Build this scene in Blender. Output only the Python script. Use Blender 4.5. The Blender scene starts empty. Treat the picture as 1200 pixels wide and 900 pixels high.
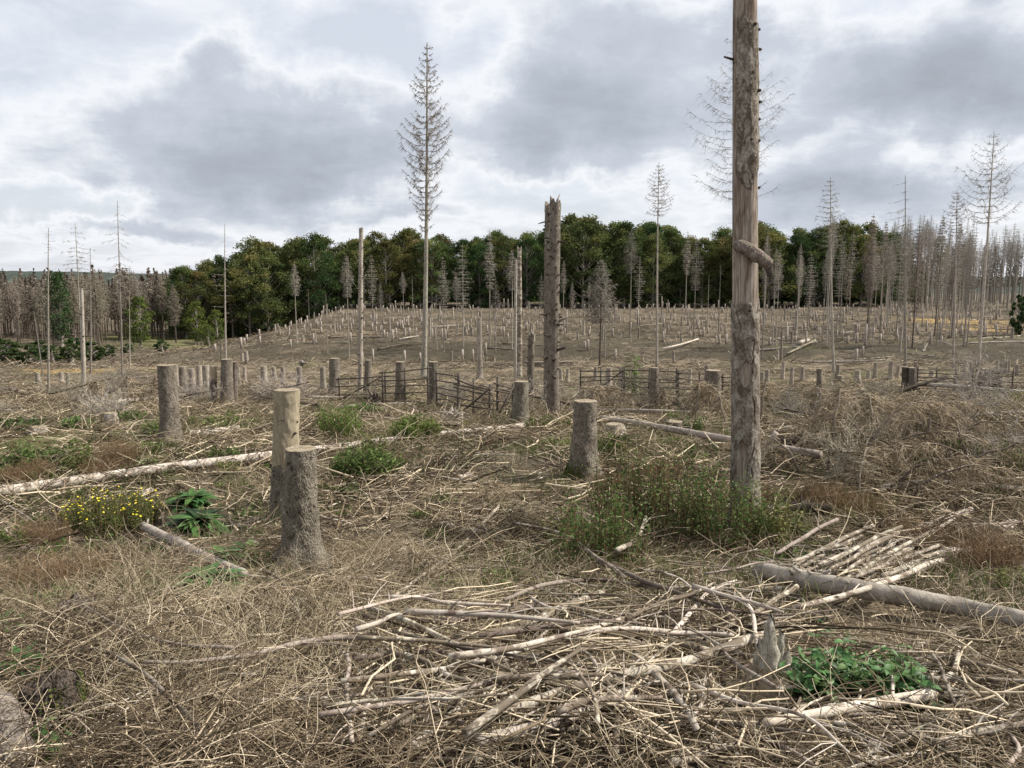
import bpy, math, random
import numpy as np
random.seed(5)
rng = np.random.default_rng(11)
R = math.radians
scene = bpy.context.scene
COL = scene.collection

# ------------------------------------------------------------------ camera
PITCH = R(7.7); FPX = 901.0; EYE = 1.65          # FPX: focal length in pixels of the 1200 px wide photograph
cam_data = bpy.data.cameras.new('camera')
cam_data.sensor_width = 36.0
cam_data.lens = 36.0 * FPX / 1200.0
cam_data.clip_start = 0.05; cam_data.clip_end = 9000
cam = bpy.data.objects.new('camera', cam_data)
cam.location = (0, 0, EYE)
cam.rotation_euler = (math.pi / 2 - PITCH, 0, 0)
COL.objects.link(cam); scene.camera = cam
scene.render.resolution_x = 1024; scene.render.resolution_y = 768
scene.view_settings.view_transform = 'Standard'
scene.view_settings.look = 'None'
scene.view_settings.exposure = 0.62
scene.cycles.max_bounces = 5; scene.cycles.diffuse_bounces = 2; scene.cycles.transmission_bounces = 2
scene.view_settings.gamma = 1.0

# ------------------------------------------------------------------ sun + sky
SUN_AZ, SUN_EL = 82.0, 44.0                       # degrees clockwise from the view direction, degrees up
sd = bpy.data.lights.new('sun', 'SUN'); sd.energy = 5.0; sd.angle = R(2.0); sd.color = (1.0, 0.955, 0.87)
sun = bpy.data.objects.new('sun', sd); COL.objects.link(sun)
sun.rotation_euler = (R(90 - SUN_EL), 0, R(180 - SUN_AZ))
sun.location = (30, 10, 40)
world = bpy.data.worlds.new('World'); scene.world = world; world.use_nodes = True
wt = world.node_tree; wt.nodes.clear()

class NT:
    """small helper round a node tree"""
    def __init__(s, t): s.t = t
    def n(s, typ, ins=None, **kw):
        nd = s.t.nodes.new(typ)
        for k, v in kw.items(): setattr(nd, k, v)
        for k, v in (ins or {}).items():
            if isinstance(v, bpy.types.NodeSocket): s.t.links.new(v, nd.inputs[k])
            else: nd.inputs[k].default_value = v
        return nd
    def m(s, op, a, b=None, c=None, clamp=False):
        nd = s.t.nodes.new('ShaderNodeMath'); nd.operation = op; nd.use_clamp = clamp
        for i, v in enumerate((a, b, c)):
            if v is None: continue
            if isinstance(v, bpy.types.NodeSocket): s.t.links.new(v, nd.inputs[i])
            else: nd.inputs[i].default_value = v
        return nd.outputs[0]
    def v(s, op, a, b=None):
        nd = s.t.nodes.new('ShaderNodeVectorMath'); nd.operation = op
        for i, v in enumerate((a, b)):
            if v is None: continue
            if isinstance(v, bpy.types.NodeSocket): s.t.links.new(v, nd.inputs[i])
            else: nd.inputs[i].default_value = v
        return nd
    def noise(s, vec, scale, detail=4, rough=.55, dist=0.0):
        return s.n('ShaderNodeTexNoise', {'Vector': vec, 'Scale': scale, 'Detail': detail, 'Roughness': rough, 'Distortion': dist})
    def ramp(s, fac, stops, interp='LINEAR'):
        nd = s.t.nodes.new('ShaderNodeValToRGB'); cr = nd.color_ramp; cr.interpolation = interp
        while len(cr.elements) < len(stops): cr.elements.new(.5)
        for e, (p, c) in zip(cr.elements, stops):
            e.position = p; e.color = (c[0], c[1], c[2], 1) if hasattr(c, '__len__') else (c, c, c, 1)
        if isinstance(fac, bpy.types.NodeSocket): s.t.links.new(fac, nd.inputs[0])
        return nd.outputs[0]
    def mix(s, fac, a, b, mode='MIX'):
        nd = s.t.nodes.new('ShaderNodeMix'); nd.data_type = 'RGBA'; nd.blend_type = mode
        for k, v in ((0, fac), (6, a), (7, b)):
            if isinstance(v, bpy.types.NodeSocket): s.t.links.new(v, nd.inputs[k])
            else: nd.inputs[k].default_value = v if k == 0 else (*v, 1)
        return nd.outputs[2]

def px_dir(px, py):
    u = (px - 600) / FPX; v = (450 - py) / FPX
    d = np.array([u, math.cos(PITCH) + v * math.sin(PITCH), -math.sin(PITCH) + v * math.cos(PITCH)])
    return d / np.linalg.norm(d)

def build_sky():
    w = NT(wt)
    tc = w.n('ShaderNodeTexCoord').outputs['Generated']
    sep = w.n('ShaderNodeSeparateXYZ', {0: tc})
    az = w.m('ARCTAN2', sep.outputs[0], sep.outputs[1])
    el = w.m('ARCSINE', sep.outputs[2])
    # cloud layer coordinates: a flat layer overhead, so clouds flatten towards the horizon
    hz = w.m('ADD', w.m('ABSOLUTE', sep.outputs[2]), 0.22)
    cx = w.m('DIVIDE', sep.outputs[0], hz); cy = w.m('DIVIDE', sep.outputs[1], hz)
    cl = w.n('ShaderNodeCombineXYZ', {0: cx, 1: cy, 2: 0.0}).outputs[0]
    n1 = w.noise(cl, 1.15, 8, .52, .15).outputs[0]
    n2 = w.noise(cl, 3.8, 9, .64, .35).outputs[0]
    big = w.noise(tc, 2.2, 3, .5).outputs[0]
    ae = w.n('ShaderNodeCombineXYZ', {0: az, 1: el, 2: 0.0}).outputs[0]
    wob = w.v('SUBTRACT', w.noise(tc, 5.0, 7, .6).outputs[1], (.5, .5, .5)).outputs[0]
    wob = w.v('MULTIPLY', wob, (.34, .20, 0)).outputs[0]
    q = w.v('ADD', ae, wob).outputs[0]
    dens = None
    clouds = [(290,140,170,60,.62),(340,195,210,36,.6),(235,60,45,22,.4),(715,95,125,80,.75),(640,150,90,36,.4),
              (1010,120,150,55,.5),(1140,118,110,40,.5),(930,235,110,55,.45),(1060,235,120,38,.4),(1160,10,70,22,.4),
              (890,35,90,30,.35),(150,268,150,11,.38),(420,250,140,12,.3),(1120,190,110,18,-.3),(75,235,60,22,-.5),
              (440,60,110,40,-.35),(90,60,130,60,-.3),(660,215,110,26,-.35),(1000,20,70,30,-.25),(980,165,80,18,-.3)]
    for (px, py, rx, ry, amp) in clouds:
        d = px_dir(px, py)
        a0 = math.atan2(d[0], d[1]); e0 = math.asin(d[2])
        t = w.v('SUBTRACT', q, (a0, e0, 0)).outputs[0]
        t = w.v('MULTIPLY', t, (FPX / rx, FPX / ry, 0)).outputs[0]
        dd = w.v('DOT_PRODUCT', t, t).outputs['Value']
        g = w.m('MULTIPLY', w.m('POWER', .3679, dd), amp)
        dens = g if dens is None else w.m('ADD', dens, g)
    f = w.m('ADD', w.m('MULTIPLY', w.m('SUBTRACT', n1, .5), 1.25), w.m('MULTIPLY', w.m('SUBTRACT', n2, .5), .85))
    f = w.m('ADD', f, w.m('MULTIPLY', w.m('SUBTRACT', big, .5), .35))
    dens = w.m('MULTIPLY', w.m('ADD', w.m('ADD', dens, f), .23), .66)
    col = w.ramp(dens, [(0.0, (6.9, 7.2, 7.8)), (.13, (7.3, 7.55, 8.05)), (.225, (7.8, 7.95, 8.25)), (.30, (6.8, 7.05, 7.5)),
                        (.43, (5.1, 5.45, 6.1)), (.66, (4.0, 4.4, 5.05)), (1.0, (2.9, 3.1, 3.5))])
    sky = w.n('ShaderNodeTexSky', sky_type='NISHITA', sun_disc=False, sun_elevation=R(SUN_EL), sun_rotation=R(SUN_AZ),
              air_density=1.0, dust_density=2.0, ozone_density=1.0).outputs[0]
    veil = w.ramp(dens, [(0.0, .72), (.2, .95), (.66, 1.0)])
    out = w.mix(veil, sky, col)
    bg = w.n('ShaderNodeBackground', {0: out, 1: 0.079})
    o = w.n('ShaderNodeOutputWorld', {0: bg.outputs[0]})
build_sky()

# ------------------------------------------------------------------ numeric helpers
_tab = np.random.default_rng(3).random((8, 256, 256))
def vnoise(x, y, seed=0, wrapx=None):
    x = np.asarray(x, float); y = np.asarray(y, float)
    xi = np.floor(x).astype(int); yi = np.floor(y).astype(int)
    fx = x - xi; fy = y - yi
    fx = fx * fx * (3 - 2 * fx); fy = fy * fy * (3 - 2 * fy)
    w = wrapx or 256
    x0 = xi % w; x1 = (xi + 1) % w; y0 = yi % 256; y1 = (yi + 1) % 256
    t = _tab[seed % 8]; o = (seed * 37) % 256
    x0 = (x0 + o) % 256; x1 = (x1 + o) % 256
    return (t[x0, y0] * (1 - fx) + t[x1, y0] * fx) * (1 - fy) + (t[x0, y1] * (1 - fx) + t[x1, y1] * fx) * fy
def fbm(x, y, seed=0, octs=4, gain=.5, wrapx=None):
    s = 0; a = 1; tot = 0
    for i in range(octs):
        k = 2 ** i
        s = s + a * vnoise(x * k, y * k, seed + i, wrapx * k if wrapx else None); tot += a; a *= gain
    return s / tot
def sst(a, b, x):
    t = np.clip((x - a) / (b - a), 0, 1); return t * t * (3 - 2 * t)

# ------------------------------------------------------------------ terrain
def z_at(Y, row):
    return -Y * math.tan(PITCH + math.atan((row - 450) / FPX))
_pairs = [(3.2,900),(4.6,800),(6.2,730),(8.8,665),(10,628),(12.3,566),(15,525),(20,492),(27,474),(36,458),(48,442),(62,430),
          (70,425),(82,402),(100,392),(120,382),(150,370),(190,360),(260,354)]
_py = np.array([-60, 0] + [p[0] for p in _pairs] + [420, 800, 1600, 4000, 8000.])
_pz = np.array([-1.5, -1.65] + [z_at(*p) for p in _pairs] + [-10, -18, -25, -30, -30.])
_yd = np.concatenate([np.arange(-60, 300, .5), np.arange(300, 8000, 20)])
_zd = np.interp(_yd, _py, _pz)
_k = np.ones(5) / 5
_zs = _zd.copy(); _zs[4:716] = np.convolve(_zd, _k, 'same')[4:716]
_ly = np.array([-60, 0, 62, 72, 100, 150, 250, 420, 800, 1600, 4000, 8000.])
_lz = np.array([0, 0, z_at(62, 430), -7.9, -9.9, -12.2, -14.5, -17, -20, -25, -30, -30.])
def ground_rel(X, Y):
    X = np.asarray(X, float); Y = np.asarray(Y, float)
    zc = np.interp(Y, _yd, _zs)
    zl = np.interp(Y, _ly, _lz)
    w = sst(-11, 11, X - (-22 - .15 * Y)) * 1.0
    w = np.where(Y > 62, w, 1.0)
    blend = sst(62, 76, Y)
    z = zc * (1 - blend) + (zc * w + zl * (1 - w)) * blend
    n = (fbm(X / 2.6 + 31, Y / 2.6 + 7, 1, 4) - .5) + .45 * (vnoise(X / .8 + 4, Y / .8, 6) - .5) * (1 - sst(14, 30, Y))
    far = sst(12, 60, Y)
    z = z + n * (.34 + .35 * far)
    z = z + (fbm(X / 11 + 5, Y / 11 + 9, 3, 3) - .5) * .9 * far
    return z
def gz(X, Y): return ground_rel(X, Y) + EYE
def G(px, py):
    """point where the pixel's ray meets the ground"""
    d = px_dir(px, py)
    t = np.geomspace(1.2, 900, 1500)
    P = d[None] * t[:, None]
    below = P[:, 2] < ground_rel(P[:, 0], P[:, 1])
    i = int(np.argmax(below)) if below.any() else len(t) - 1
    if i == 0: i = 1
    a, b = t[i - 1], t[i]
    for _ in range(14):
        m = .5 * (a + b); p = d * m
        if p[2] < float(ground_rel(p[0], p[1])): b = m
        else: a = m
    p = d * b
    return np.array([p[0], p[1], float(gz(p[0], p[1]))])
def on(X, Y): return np.array([X, Y, float(gz(X, Y))])
def depth(p): return p[1] * math.cos(PITCH) - (p[2] - EYE) * math.sin(PITCH)
def mpp(p): return depth(p) / FPX
def topz(Y, row):
    v = (450 - row) / FPX
    return EYE + Y * (v * math.cos(PITCH) - math.sin(PITCH)) / (math.cos(PITCH) + v * math.sin(PITCH))
def xcol(px, Y, z):
    return (px - 600) / FPX * (Y * math.cos(PITCH) - (z - EYE) * math.sin(PITCH))

# ------------------------------------------------------------------ mesh helpers
def make_mesh(name, V, F, mats, smooth=True, attrs=None, mat_idx=None):
    V = np.ascontiguousarray(V, dtype=np.float32)
    F = [np.asarray(f, dtype=np.int32) for f in (F if isinstance(F, (list, tuple)) else [F]) if len(f)]
    me = bpy.data.meshes.new(name)
    loops = np.concatenate([f.ravel() for f in F])
    used = np.zeros(len(V), bool); used[loops] = True
    if not used.all():
        remap = np.cumsum(used) - 1; V = V[used]; loops = remap[loops].astype(np.int32)
        attrs = {k_: np.asarray(a_)[used] for k_, a_ in (attrs or {}).items()}
    sizes = np.concatenate([np.full(len(f), f.shape[1], np.int32) for f in F])
    starts = np.concatenate([[0], np.cumsum(sizes)[:-1]]).astype(np.int32)
    me.vertices.add(len(V)); me.vertices.foreach_set('co', V.ravel())
    me.loops.add(len(loops)); me.loops.foreach_set('vertex_index', loops)
    me.polygons.add(len(sizes)); me.polygons.foreach_set('loop_start', starts)
    me.polygons.foreach_set('loop_total', sizes)
    if smooth: me.polygons.foreach_set('use_smooth', np.ones(len(sizes), bool))
    for m in (mats if isinstance(mats, (list, tuple)) else [mats]): me.materials.append(m)
    if mat_idx is not None: me.polygons.foreach_set('material_index', np.asarray(mat_idx, np.int32))
    for k, a in (attrs or {}).items():
        at = me.attributes.new(k, 'FLOAT', 'POINT'); at.data.foreach_set('value', np.ascontiguousarray(a, dtype=np.float32))
    me.update(); me.validate()
    return me
def link(name, data, parent=None, loc=(0, 0, 0), rot=(0, 0, 0), scale=(1, 1, 1), **props):
    o = bpy.data.objects.new(name, data)
    COL.objects.link(o)
    o.location = tuple(float(v) for v in loc); o.rotation_euler = tuple(float(v) for v in rot)
    o.scale = (scale,) * 3 if isinstance(scale, (int, float)) else tuple(float(v) for v in scale)
    if parent is not None: o.parent = parent
    for k, v in props.items(): o[k] = v
    return o
def thing(name, label, category, loc, rot=(0, 0, 0), scale=(1, 1, 1), group=None, data=None):
    o = link(name, data, None, loc, rot, scale, label=label, category=category)
    if group: o['group'] = group
    if data is None: o.empty_display_size = .2
    return o
def nrm(a): return a / np.maximum(np.linalg.norm(a, axis=-1, keepdims=True), 1e-9)
def tubes(P, Rr, S=3, cap=False):
    """N polylines of K points -> tubes of S sides"""
    P = np.asarray(P, float); N, K = P.shape[:2]
    Rr = np.broadcast_to(np.asarray(Rr, float), (N, K))
    T = nrm(np.gradient(P, axis=1))
    m = np.abs(P[:, -1] - P[:, 0]); e = np.zeros((N, 3)); e[np.arange(N), np.argmin(m, axis=1)] = 1
    U = nrm(np.cross(T, e[:, None, :])); W = np.cross(T, U)
    a = np.arange(S) * 2 * math.pi / S
    V = P[:, :, None, :] + Rr[:, :, None, None] * (np.cos(a)[None, None, :, None] * U[:, :, None, :] + np.sin(a)[None, None, :, None] * W[:, :, None, :])
    n = np.arange(N)[:, None, None] * K * S; k = np.arange(K - 1)[None, :, None] * S; s = np.arange(S)[None, None, :]; s2 = (s + 1) % S
    q = np.stack([n + k + s, n + k + s2, n + k + S + s2, n + k + S + s], -1).reshape(-1, 4)
    F = [q]
    if cap:
        i = np.arange(1, S - 1)
        b = np.arange(N)[:, None] * K * S
        c0 = np.stack([b + 0 * i, b + i + 1, b + i], -1).reshape(-1, 3)
        b1 = b + (K - 1) * S
        c1 = np.stack([b1 + 0 * i, b1 + i, b1 + i + 1], -1).reshape(-1, 3)
        F.append(np.concatenate([c0, c1]))
    return V.reshape(-1, 3), F
def merge(parts):
    Vs = []; Q = {}
    off = 0
    for V, F in parts:
        Vs.append(V)
        for f in F:
            if len(f): Q.setdefault(f.shape[1], []).append(f + off)
        off += len(V)
    return np.concatenate(Vs), [np.concatenate(v) for v in Q.values()]
def wander(p0, az, el, seg, K, jaz, jel, gravity, r):
    """random bent polylines: start points, heading, elevation, segment length"""
    N = len(p0); P = np.zeros((N, K, 3)); P[:, 0] = p0
    az = az.copy(); el = el.copy()
    drift = r.normal(0, jaz, N)
    for k in range(1, K):
        d = np.stack([np.cos(el) * np.cos(az), np.cos(el) * np.sin(az), np.sin(el)], -1)
        P[:, k] = P[:, k - 1] + d * seg[:, None]
        az = az + drift + r.normal(0, jaz, N); el = el - gravity + r.normal(0, jel, N)
    return P
def catmull(P, n):
    P = np.asarray(P, float)
    if len(P) == 2:
        t = np.linspace(0, 1, n)[:, None]; return P[0] * (1 - t) + P[1] * t
    Q = np.concatenate([[2 * P[0] - P[1]], P, [2 * P[-1] - P[-2]]])
    L = np.concatenate([[0], np.cumsum(np.linalg.norm(np.diff(P, axis=0), axis=1))]); L = L / L[-1]
    out = []
    for t in np.linspace(0, 1, n):
        i = min(np.searchsorted(L, t, 'right') - 1, len(P) - 2)
        u = (t - L[i]) / (L[i + 1] - L[i])
        a, b, c, d = Q[i], Q[i + 1], Q[i + 2], Q[i + 3]
        out.append(.5 * (2 * b + (c - a) * u + (2 * a - 5 * b + 4 * c - d) * u * u + (3 * b - a - 3 * c + d) * u ** 3))
    return np.array(out)
def stem(H, rad, nz, nth, flare=0.0, lobes=4, rough=.02, seed=0, lean=(0, 0), jag=0.0, zpow=1.0, sink=.25, disp=None):
    """standing trunk: rad(t) radius along t=0..1; returns V, quads, top ring indices, (theta, h) grids"""
    h = -sink + (H + sink) * np.linspace(0, 1, nz) ** zpow
    th = np.arange(nth) * 2 * math.pi / nth
    HH, TH = np.meshgrid(h, th, indexing='ij')
    t = np.clip(HH / H, 0, 1)
    r = rad(t)
    hp = np.maximum(HH, 0)
    r = r * (1 + flare * np.exp(-hp / .16) * (.75 + .55 * np.cos(lobes * TH + seed)) + .35 * flare * np.exp(-hp / .5))
    r = r * (1 + rough * 2 * (fbm(TH / (2 * math.pi) * 5, HH * 2.2 + seed * 3.3, seed, 4, .55, 5) - .5))
    if disp is not None: r = r + disp(TH, HH)
    Z = HH.copy()
    if jag: Z += t ** 8 * jag * (fbm(TH / (2 * math.pi) * 9, HH * 0 + seed, seed + 2, 2, .6, 9) - .35)
    cx = lean[0] * t * H + .004 * H * np.sin(t * 3 + seed); cy = lean[1] * t * H
    V = np.stack([cx + r * np.cos(TH), cy + r * np.sin(TH), Z], -1).reshape(-1, 3)
    i = np.arange(nz - 1)[:, None] * nth; j = np.arange(nth)[None]; j2 = (j + 1) % nth
    q = np.stack([i + j, i + j2, i + nth + j2, i + nth + j], -1).reshape(-1, 4)
    return V, q, np.arange((nz - 1) * nth, nz * nth), TH, HH
def disc(ring, z_off=0.0, rings=3, rough=.004, seed=0):
    """slightly uneven lid over a ring of points"""
    c = ring.mean(0); n = len(ring); V = []; rr = np.random.default_rng(seed)
    for k in range(rings):
        f = 1 - k / rings
        p = c + (ring - c) * f; p[:, 2] += z_off + (rr.normal(0, rough, n) if k else 0); V.append(p)
    V.append((c + np.array([0, 0, z_off]))[None])
    V = np.concatenate(V); F = []
    for k in range(rings - 1):
        for i in range(n): F.append([k * n + i, k * n + (i + 1) % n, (k + 1) * n + (i + 1) % n, (k + 1) * n + i])
    T = [[(rings - 1) * n + i, (rings - 1) * n + (i + 1) % n, rings * n] for i in range(n)]
    return V, [np.array(F), np.array(T)]

# ------------------------------------------------------------------ materials
MATS = {}
def material(name, build, rough=.9, spec=.12):
    m = bpy.data.materials.new(name); m.use_nodes = True
    t = m.node_tree; t.nodes.clear(); w = NT(t)
    out = w.n('ShaderNodeOutputMaterial')
    col, height, dist, trans = (build(w) + (None,) * 4)[:4]
    b = w.n('ShaderNodeBsdfPrincipled', {'Base Color': col, 'Roughness': rough, 'Specular IOR Level': spec})
    if height is not None:
        bm = w.n('ShaderNodeBump', {'Height': height, 'Strength': 1.0, 'Distance': dist or .01})
        t.links.new(bm.outputs[0], b.inputs['Normal'])
    sh = b.outputs[0]
    if trans:
        tr = w.n('ShaderNodeBsdfTranslucent', {0: col})
        sh = w.n('ShaderNodeMixShader', {0: trans, 1: sh, 2: tr.outputs[0]}).outputs[0]
    t.links.new(sh, out.inputs[0])
    MATS[name] = m
    return m
def ocoord(w): return w.n('ShaderNodeTexCoord').outputs['Object']
def wcoord(w): return w.n('ShaderNodeNewGeometry').outputs['Position']
def attr(w, n): return w.n('ShaderNodeAttribute', attribute_name=n).outputs['Fac']
def orand(w): return w.n('ShaderNodeObjectInfo').outputs['Random']
def hsvj(w, col, hue=0.0, val=.25):
    r = orand(w)
    return w.n('ShaderNodeHueSaturation', {'Hue': w.m('ADD', .5, w.m('MULTIPLY', w.m('SUBTRACT', r, .5), hue)),
               'Value': w.m('ADD', 1 - val / 2, w.m('MULTIPLY', w.m('FRACT', w.m('MULTIPLY', r, 17.3)), val)), 'Color': col}).outputs[0]

def bark_builder(c_dark, c_mid, c_light, sc=1.0, depth_=.012, jit=.2):
    def f(w):
        c = ocoord(w)
        s = w.v('MULTIPLY', c, (1, 1, .55)).outputs[0]
        vo = w.n('ShaderNodeTexVoronoi', {'Vector': w.v('ADD', s, w.v('MULTIPLY', w.noise(c, 14 * sc, 3).outputs[1], (.05, .05, .05)).outputs[0]).outputs[0],
                 'Scale': 58 * sc}, feature='F1').outputs['Distance']
        n1 = w.noise(s, 5 * sc, 6, .65).outputs[0]; n2 = w.noise(s, 75 * sc, 4, .7).outputs[0]
        n0 = w.noise(s, 15 * sc, 6, .72, .5).outputs[0]
        kn = w.n('ShaderNodeTexVoronoi', {'Vector': w.v('ADD', c, w.v('MULTIPLY', w.noise(c, 20 * sc, 2).outputs[1], (.06, .06, .06)).outputs[0]).outputs[0], 'Scale': 9 * sc}, feature='F1').outputs['Distance']
        a = w.m('ADD', w.m('ADD', w.m('MULTIPLY', n1, .34), w.m('MULTIPLY', n2, .28)), w.m('MULTIPLY', n0, .44))
        a = w.m('SUBTRACT', a, w.m('MULTIPLY', w.m('SUBTRACT', vo, .35), .16))
        col = w.ramp(a, [(.38, c_dark), (.53, c_mid), (.70, c_light)])
        col = w.mix(w.ramp(kn, [(.10, .85), (.19, 0)]), col, tuple(v_ * .45 for v_ in c_dark))
        return hsvj(w, col, .03, jit), w.m('SUBTRACT', w.m('MULTIPLY', n2, .6), vo), depth_
    return f
material('spruce_bark', bark_builder((.066, .052, .04), (.175, .147, .118), (.36, .315, .265), 1.0, .016))
material('far_bark', bark_builder((.13, .108, .085), (.29, .25, .205), (.47, .42, .355), .5, .01, .5))
material('dark_bark', bark_builder((.03, .024, .02), (.085, .068, .054), (.17, .145, .12), 1.0, .02))
material('grey_trunk', bark_builder((.15, .13, .105), (.29, .255, .215), (.44, .40, .345), .4, .01, .7))
material('brown_trunk', bark_builder((.06, .045, .035), (.125, .10, .08), (.22, .185, .15), .4, .01, .6))

def snag_builder(w):
    """weathered wood where bark = 0, flaky bark where bark = 1"""
    c = ocoord(w); b = attr(w, 'bark'); k = attr(w, 'crack')
    st = w.v('MULTIPLY', c, (9, 9, .35)).outputs[0]
    g1 = w.noise(st, 4, 6, .7).outputs[0]; g2 = w.noise(w.v('MULTIPLY', c, (40, 40, 1.2)).outputs[0], 2, 4, .7).outputs[0]
    wood = w.ramp(w.m('ADD', w.m('MULTIPLY', g1, .65), w.m('MULTIPLY', g2, .35)), [(.36, (.085, .06, .044)), (.45, (.185, .145, .112)), (.54, (.325, .28, .235)), (.68, (.47, .43, .375))])
    rd = w.noise(w.v('MULTIPLY', c, (5, 5, 1.1)).outputs[0], 1.3, 5, .65, .4).outputs[0]
    wood = w.mix(w.ramp(rd, [(.46, 0), (.62, .85)]), wood, w.ramp(g2, [(.35, (.05, .032, .022)), (.65, (.18, .125, .092))]))
    n1 = w.noise(c, 5, 6, .65).outputs[0]; n2 = w.noise(w.v('MULTIPLY', c, (1, 1, .7)).outputs[0], 38, 5, .7).outputs[0]
    bark = w.ramp(w.m('ADD', w.m('MULTIPLY', n1, .6), w.m('MULTIPLY', n2, .45)), [(.36, (.065, .05, .038)), (.47, (.165, .137, .11)), (.57, (.30, .265, .222)), (.72, (.46, .42, .365))])
    vs = w.n('ShaderNodeTexVoronoi', {'Vector': c, 'Scale': 17.0}, feature='F1').outputs['Distance']
    bark = w.mix(w.ramp(w.m('ADD', vs, w.m('MULTIPLY', w.m('SUBTRACT', n2, .5), .35)), [(.09, 1), (.17, 0)]), bark, (.05, .038, .03))
    bark = w.mix(w.ramp(w.noise(w.v('MULTIPLY', c, (1, 1, .5)).outputs[0], 9, 6, .72, .6).outputs[0], [(.50, 0), (.58, .85)]), bark, (.085, .064, .048))
    col = w.mix(w.ramp(b, [(.4, 0), (.6, 1)]), wood, bark)
    col = w.mix(k, col, (.035, .026, .02))
    h = w.m('ADD', w.m('MULTIPLY', n2, w.m('ADD', .15, b)), w.m('MULTIPLY', g2, .25))
    return col, h, .02
material('snag', snag_builder)

def wood_builder(stops, along=(8, 8, 8), bump=.004, jit=.25, sc=6, rem=None):
    def f(w):
        c = w.v('MULTIPLY', ocoord(w), along).outputs[0]
        n = w.noise(c, sc, 6, .68, .4).outputs[0]; n2 = w.noise(ocoord(w), 60, 3, .6).outputs[0]
        a = w.m('ADD', w.m('MULTIPLY', n, .72), w.m('MULTIPLY', n2, .28))
        col = w.ramp(a, stops)
        if rem:
            m = w.noise(w.v('ADD', w.v('MULTIPLY', ocoord(w), (1.0, 1.0, 1.6)).outputs[0], w.n('ShaderNodeCombineXYZ', {0: w.m('MULTIPLY', orand(w), 40)}).outputs[0]).outputs[0], 4.5, 5, .7, .3).outputs[0]
            col = w.mix(w.ramp(w.m('ADD', m, w.m('MULTIPLY', w.m('SUBTRACT', orand(w), .5), .22)), [(.485, 0), (.545, .92)]), col, rem)
        return hsvj(w, col, .03, jit), a, bump
    return f
material('pale_wood', wood_builder([(.32, (.12, .09, .06)), (.45, (.28, .235, .16)), (.68, (.41, .355, .25))], (5, 5, .8)))
material('branch_grey', wood_builder([(.3, (.12, .092, .072)), (.45, (.27, .22, .178)), (.6, (.355, .315, .265)), (.78, (.46, .42, .365))], (1, 1, 1), .004, .6, 9, (.10, .076, .056)))
material('branch_pale', wood_builder([(.28, (.17, .135, .10)), (.42, (.345, .30, .24)), (.6, (.49, .44, .37)), (.8, (.61, .565, .49))], (1, 1, 1), .004, .5, 7, (.125, .095, .07)))
material('branch_dark', wood_builder([(.3, (.045, .035, .028)), (.5, (.13, .103, .083)), (.75, (.26, .22, .185))], (1, 1, 1), .005, .4, 9))
material('log_grey', wood_builder([(.3, (.11, .09, .073)), (.45, (.25, .215, .18)), (.62, (.37, .33, .285)), (.8, (.47, .43, .38))], (2, 2, 2), .01, .2, 4))
material('fence_wood', wood_builder([(.3, (.03, .025, .02)), (.5, (.08, .066, .054)), (.75, (.16, .14, .115))], (2, 2, 2), .006, .4, 5))
material('rotten_wood', wood_builder([(.3, (.07, .055, .035)), (.45, (.25, .21, .14)), (.6, (.42, .37, .27)), (.8, (.52, .48, .37))], (6, 6, .8), .02, .1, 4))

material('rotten_grey', wood_builder([(.3, (.10, .09, .06)), (.45, (.27, .25, .19)), (.6, (.45, .42, .35)), (.8, (.58, .55, .48))], (9, 9, 1.2), .02, .1, 4))
def peeled_builder(w):
    c = ocoord(w)
    n = w.noise(c, 6.5, 6, .7, .5).outputs[0]; n2 = w.noise(c, 40, 4, .65).outputs[0]
    col = w.ramp(w.m('ADD', w.m('MULTIPLY', n, .7), w.m('MULTIPLY', n2, .3)), [(.38, (.05, .038, .03)), (.44, (.20, .155, .12)), (.49, (.42, .36, .30)), (.58, (.60, .54, .47)), (.75, (.66, .60, .53))])
    return col, w.m('ADD', n2, n), .012
material('peeled_log', peeled_builder)

def cut_builder(w):
    c = ocoord(w)
    s = w.n('ShaderNodeSeparateXYZ', {0: c})
    rad = w.m('SQRT', w.m('ADD', w.m('MULTIPLY', s.outputs[0], s.outputs[0]), w.m('MULTIPLY', s.outputs[1], s.outputs[1])))
    n = w.noise(c, 9, 5, .6).outputs[0]
    ring = w.m('SINE', w.m('ADD', w.m('MULTIPLY', rad, 420), w.m('MULTIPLY', n, 9)))
    a = w.m('ADD', w.m('MULTIPLY', ring, .10), n)
    return w.ramp(a, [(.3, (.10, .076, .052)), (.5, (.24, .195, .14)), (.7, (.36, .31, .235))]), a, .003
material('cut_face', cut_builder)

def tint_builder(stops, trans=None, jit=.0, hue=.0):
    def f(w):
        col = w.ramp(attr(w, 'tint'), stops)
        if jit: col = hsvj(w, col, hue, jit)
        return col, None, None, trans
    return f
material('twigs', tint_builder([(0, (.018, .013, .008)), (.35, (.082, .060, .038)), (.65, (.225, .172, .112)), (1, (.57, .475, .345))]))
material('straw', tint_builder([(0, (.17, .13, .075)), (.5, (.37, .30, .19)), (1, (.58, .50, .35))], .25))
material('rust_stalks', tint_builder([(0, (.09, .055, .032)), (.6, (.20, .13, .075)), (1, (.31, .21, .12))]))
material('grass_green', tint_builder([(0, (.05, .075, .02)), (.6, (.10, .14, .04)), (1, (.23, .235, .09))], .3))
material('crown_grey', tint_builder([(0, (.15, .13, .108)), (1, (.34, .305, .26))], None, .6, .03))
material('crown_brown', tint_builder([(0, (.12, .10, .076)), (1, (.285, .242, .188))], None, .5, .04))
material('leaf_beech', tint_builder([(0, (.034, .050, .020)), (.5, (.078, .104, .034)), (.85, (.14, .152, .048)), (1, (.25, .185, .055))], .3, .7, .10))
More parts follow.
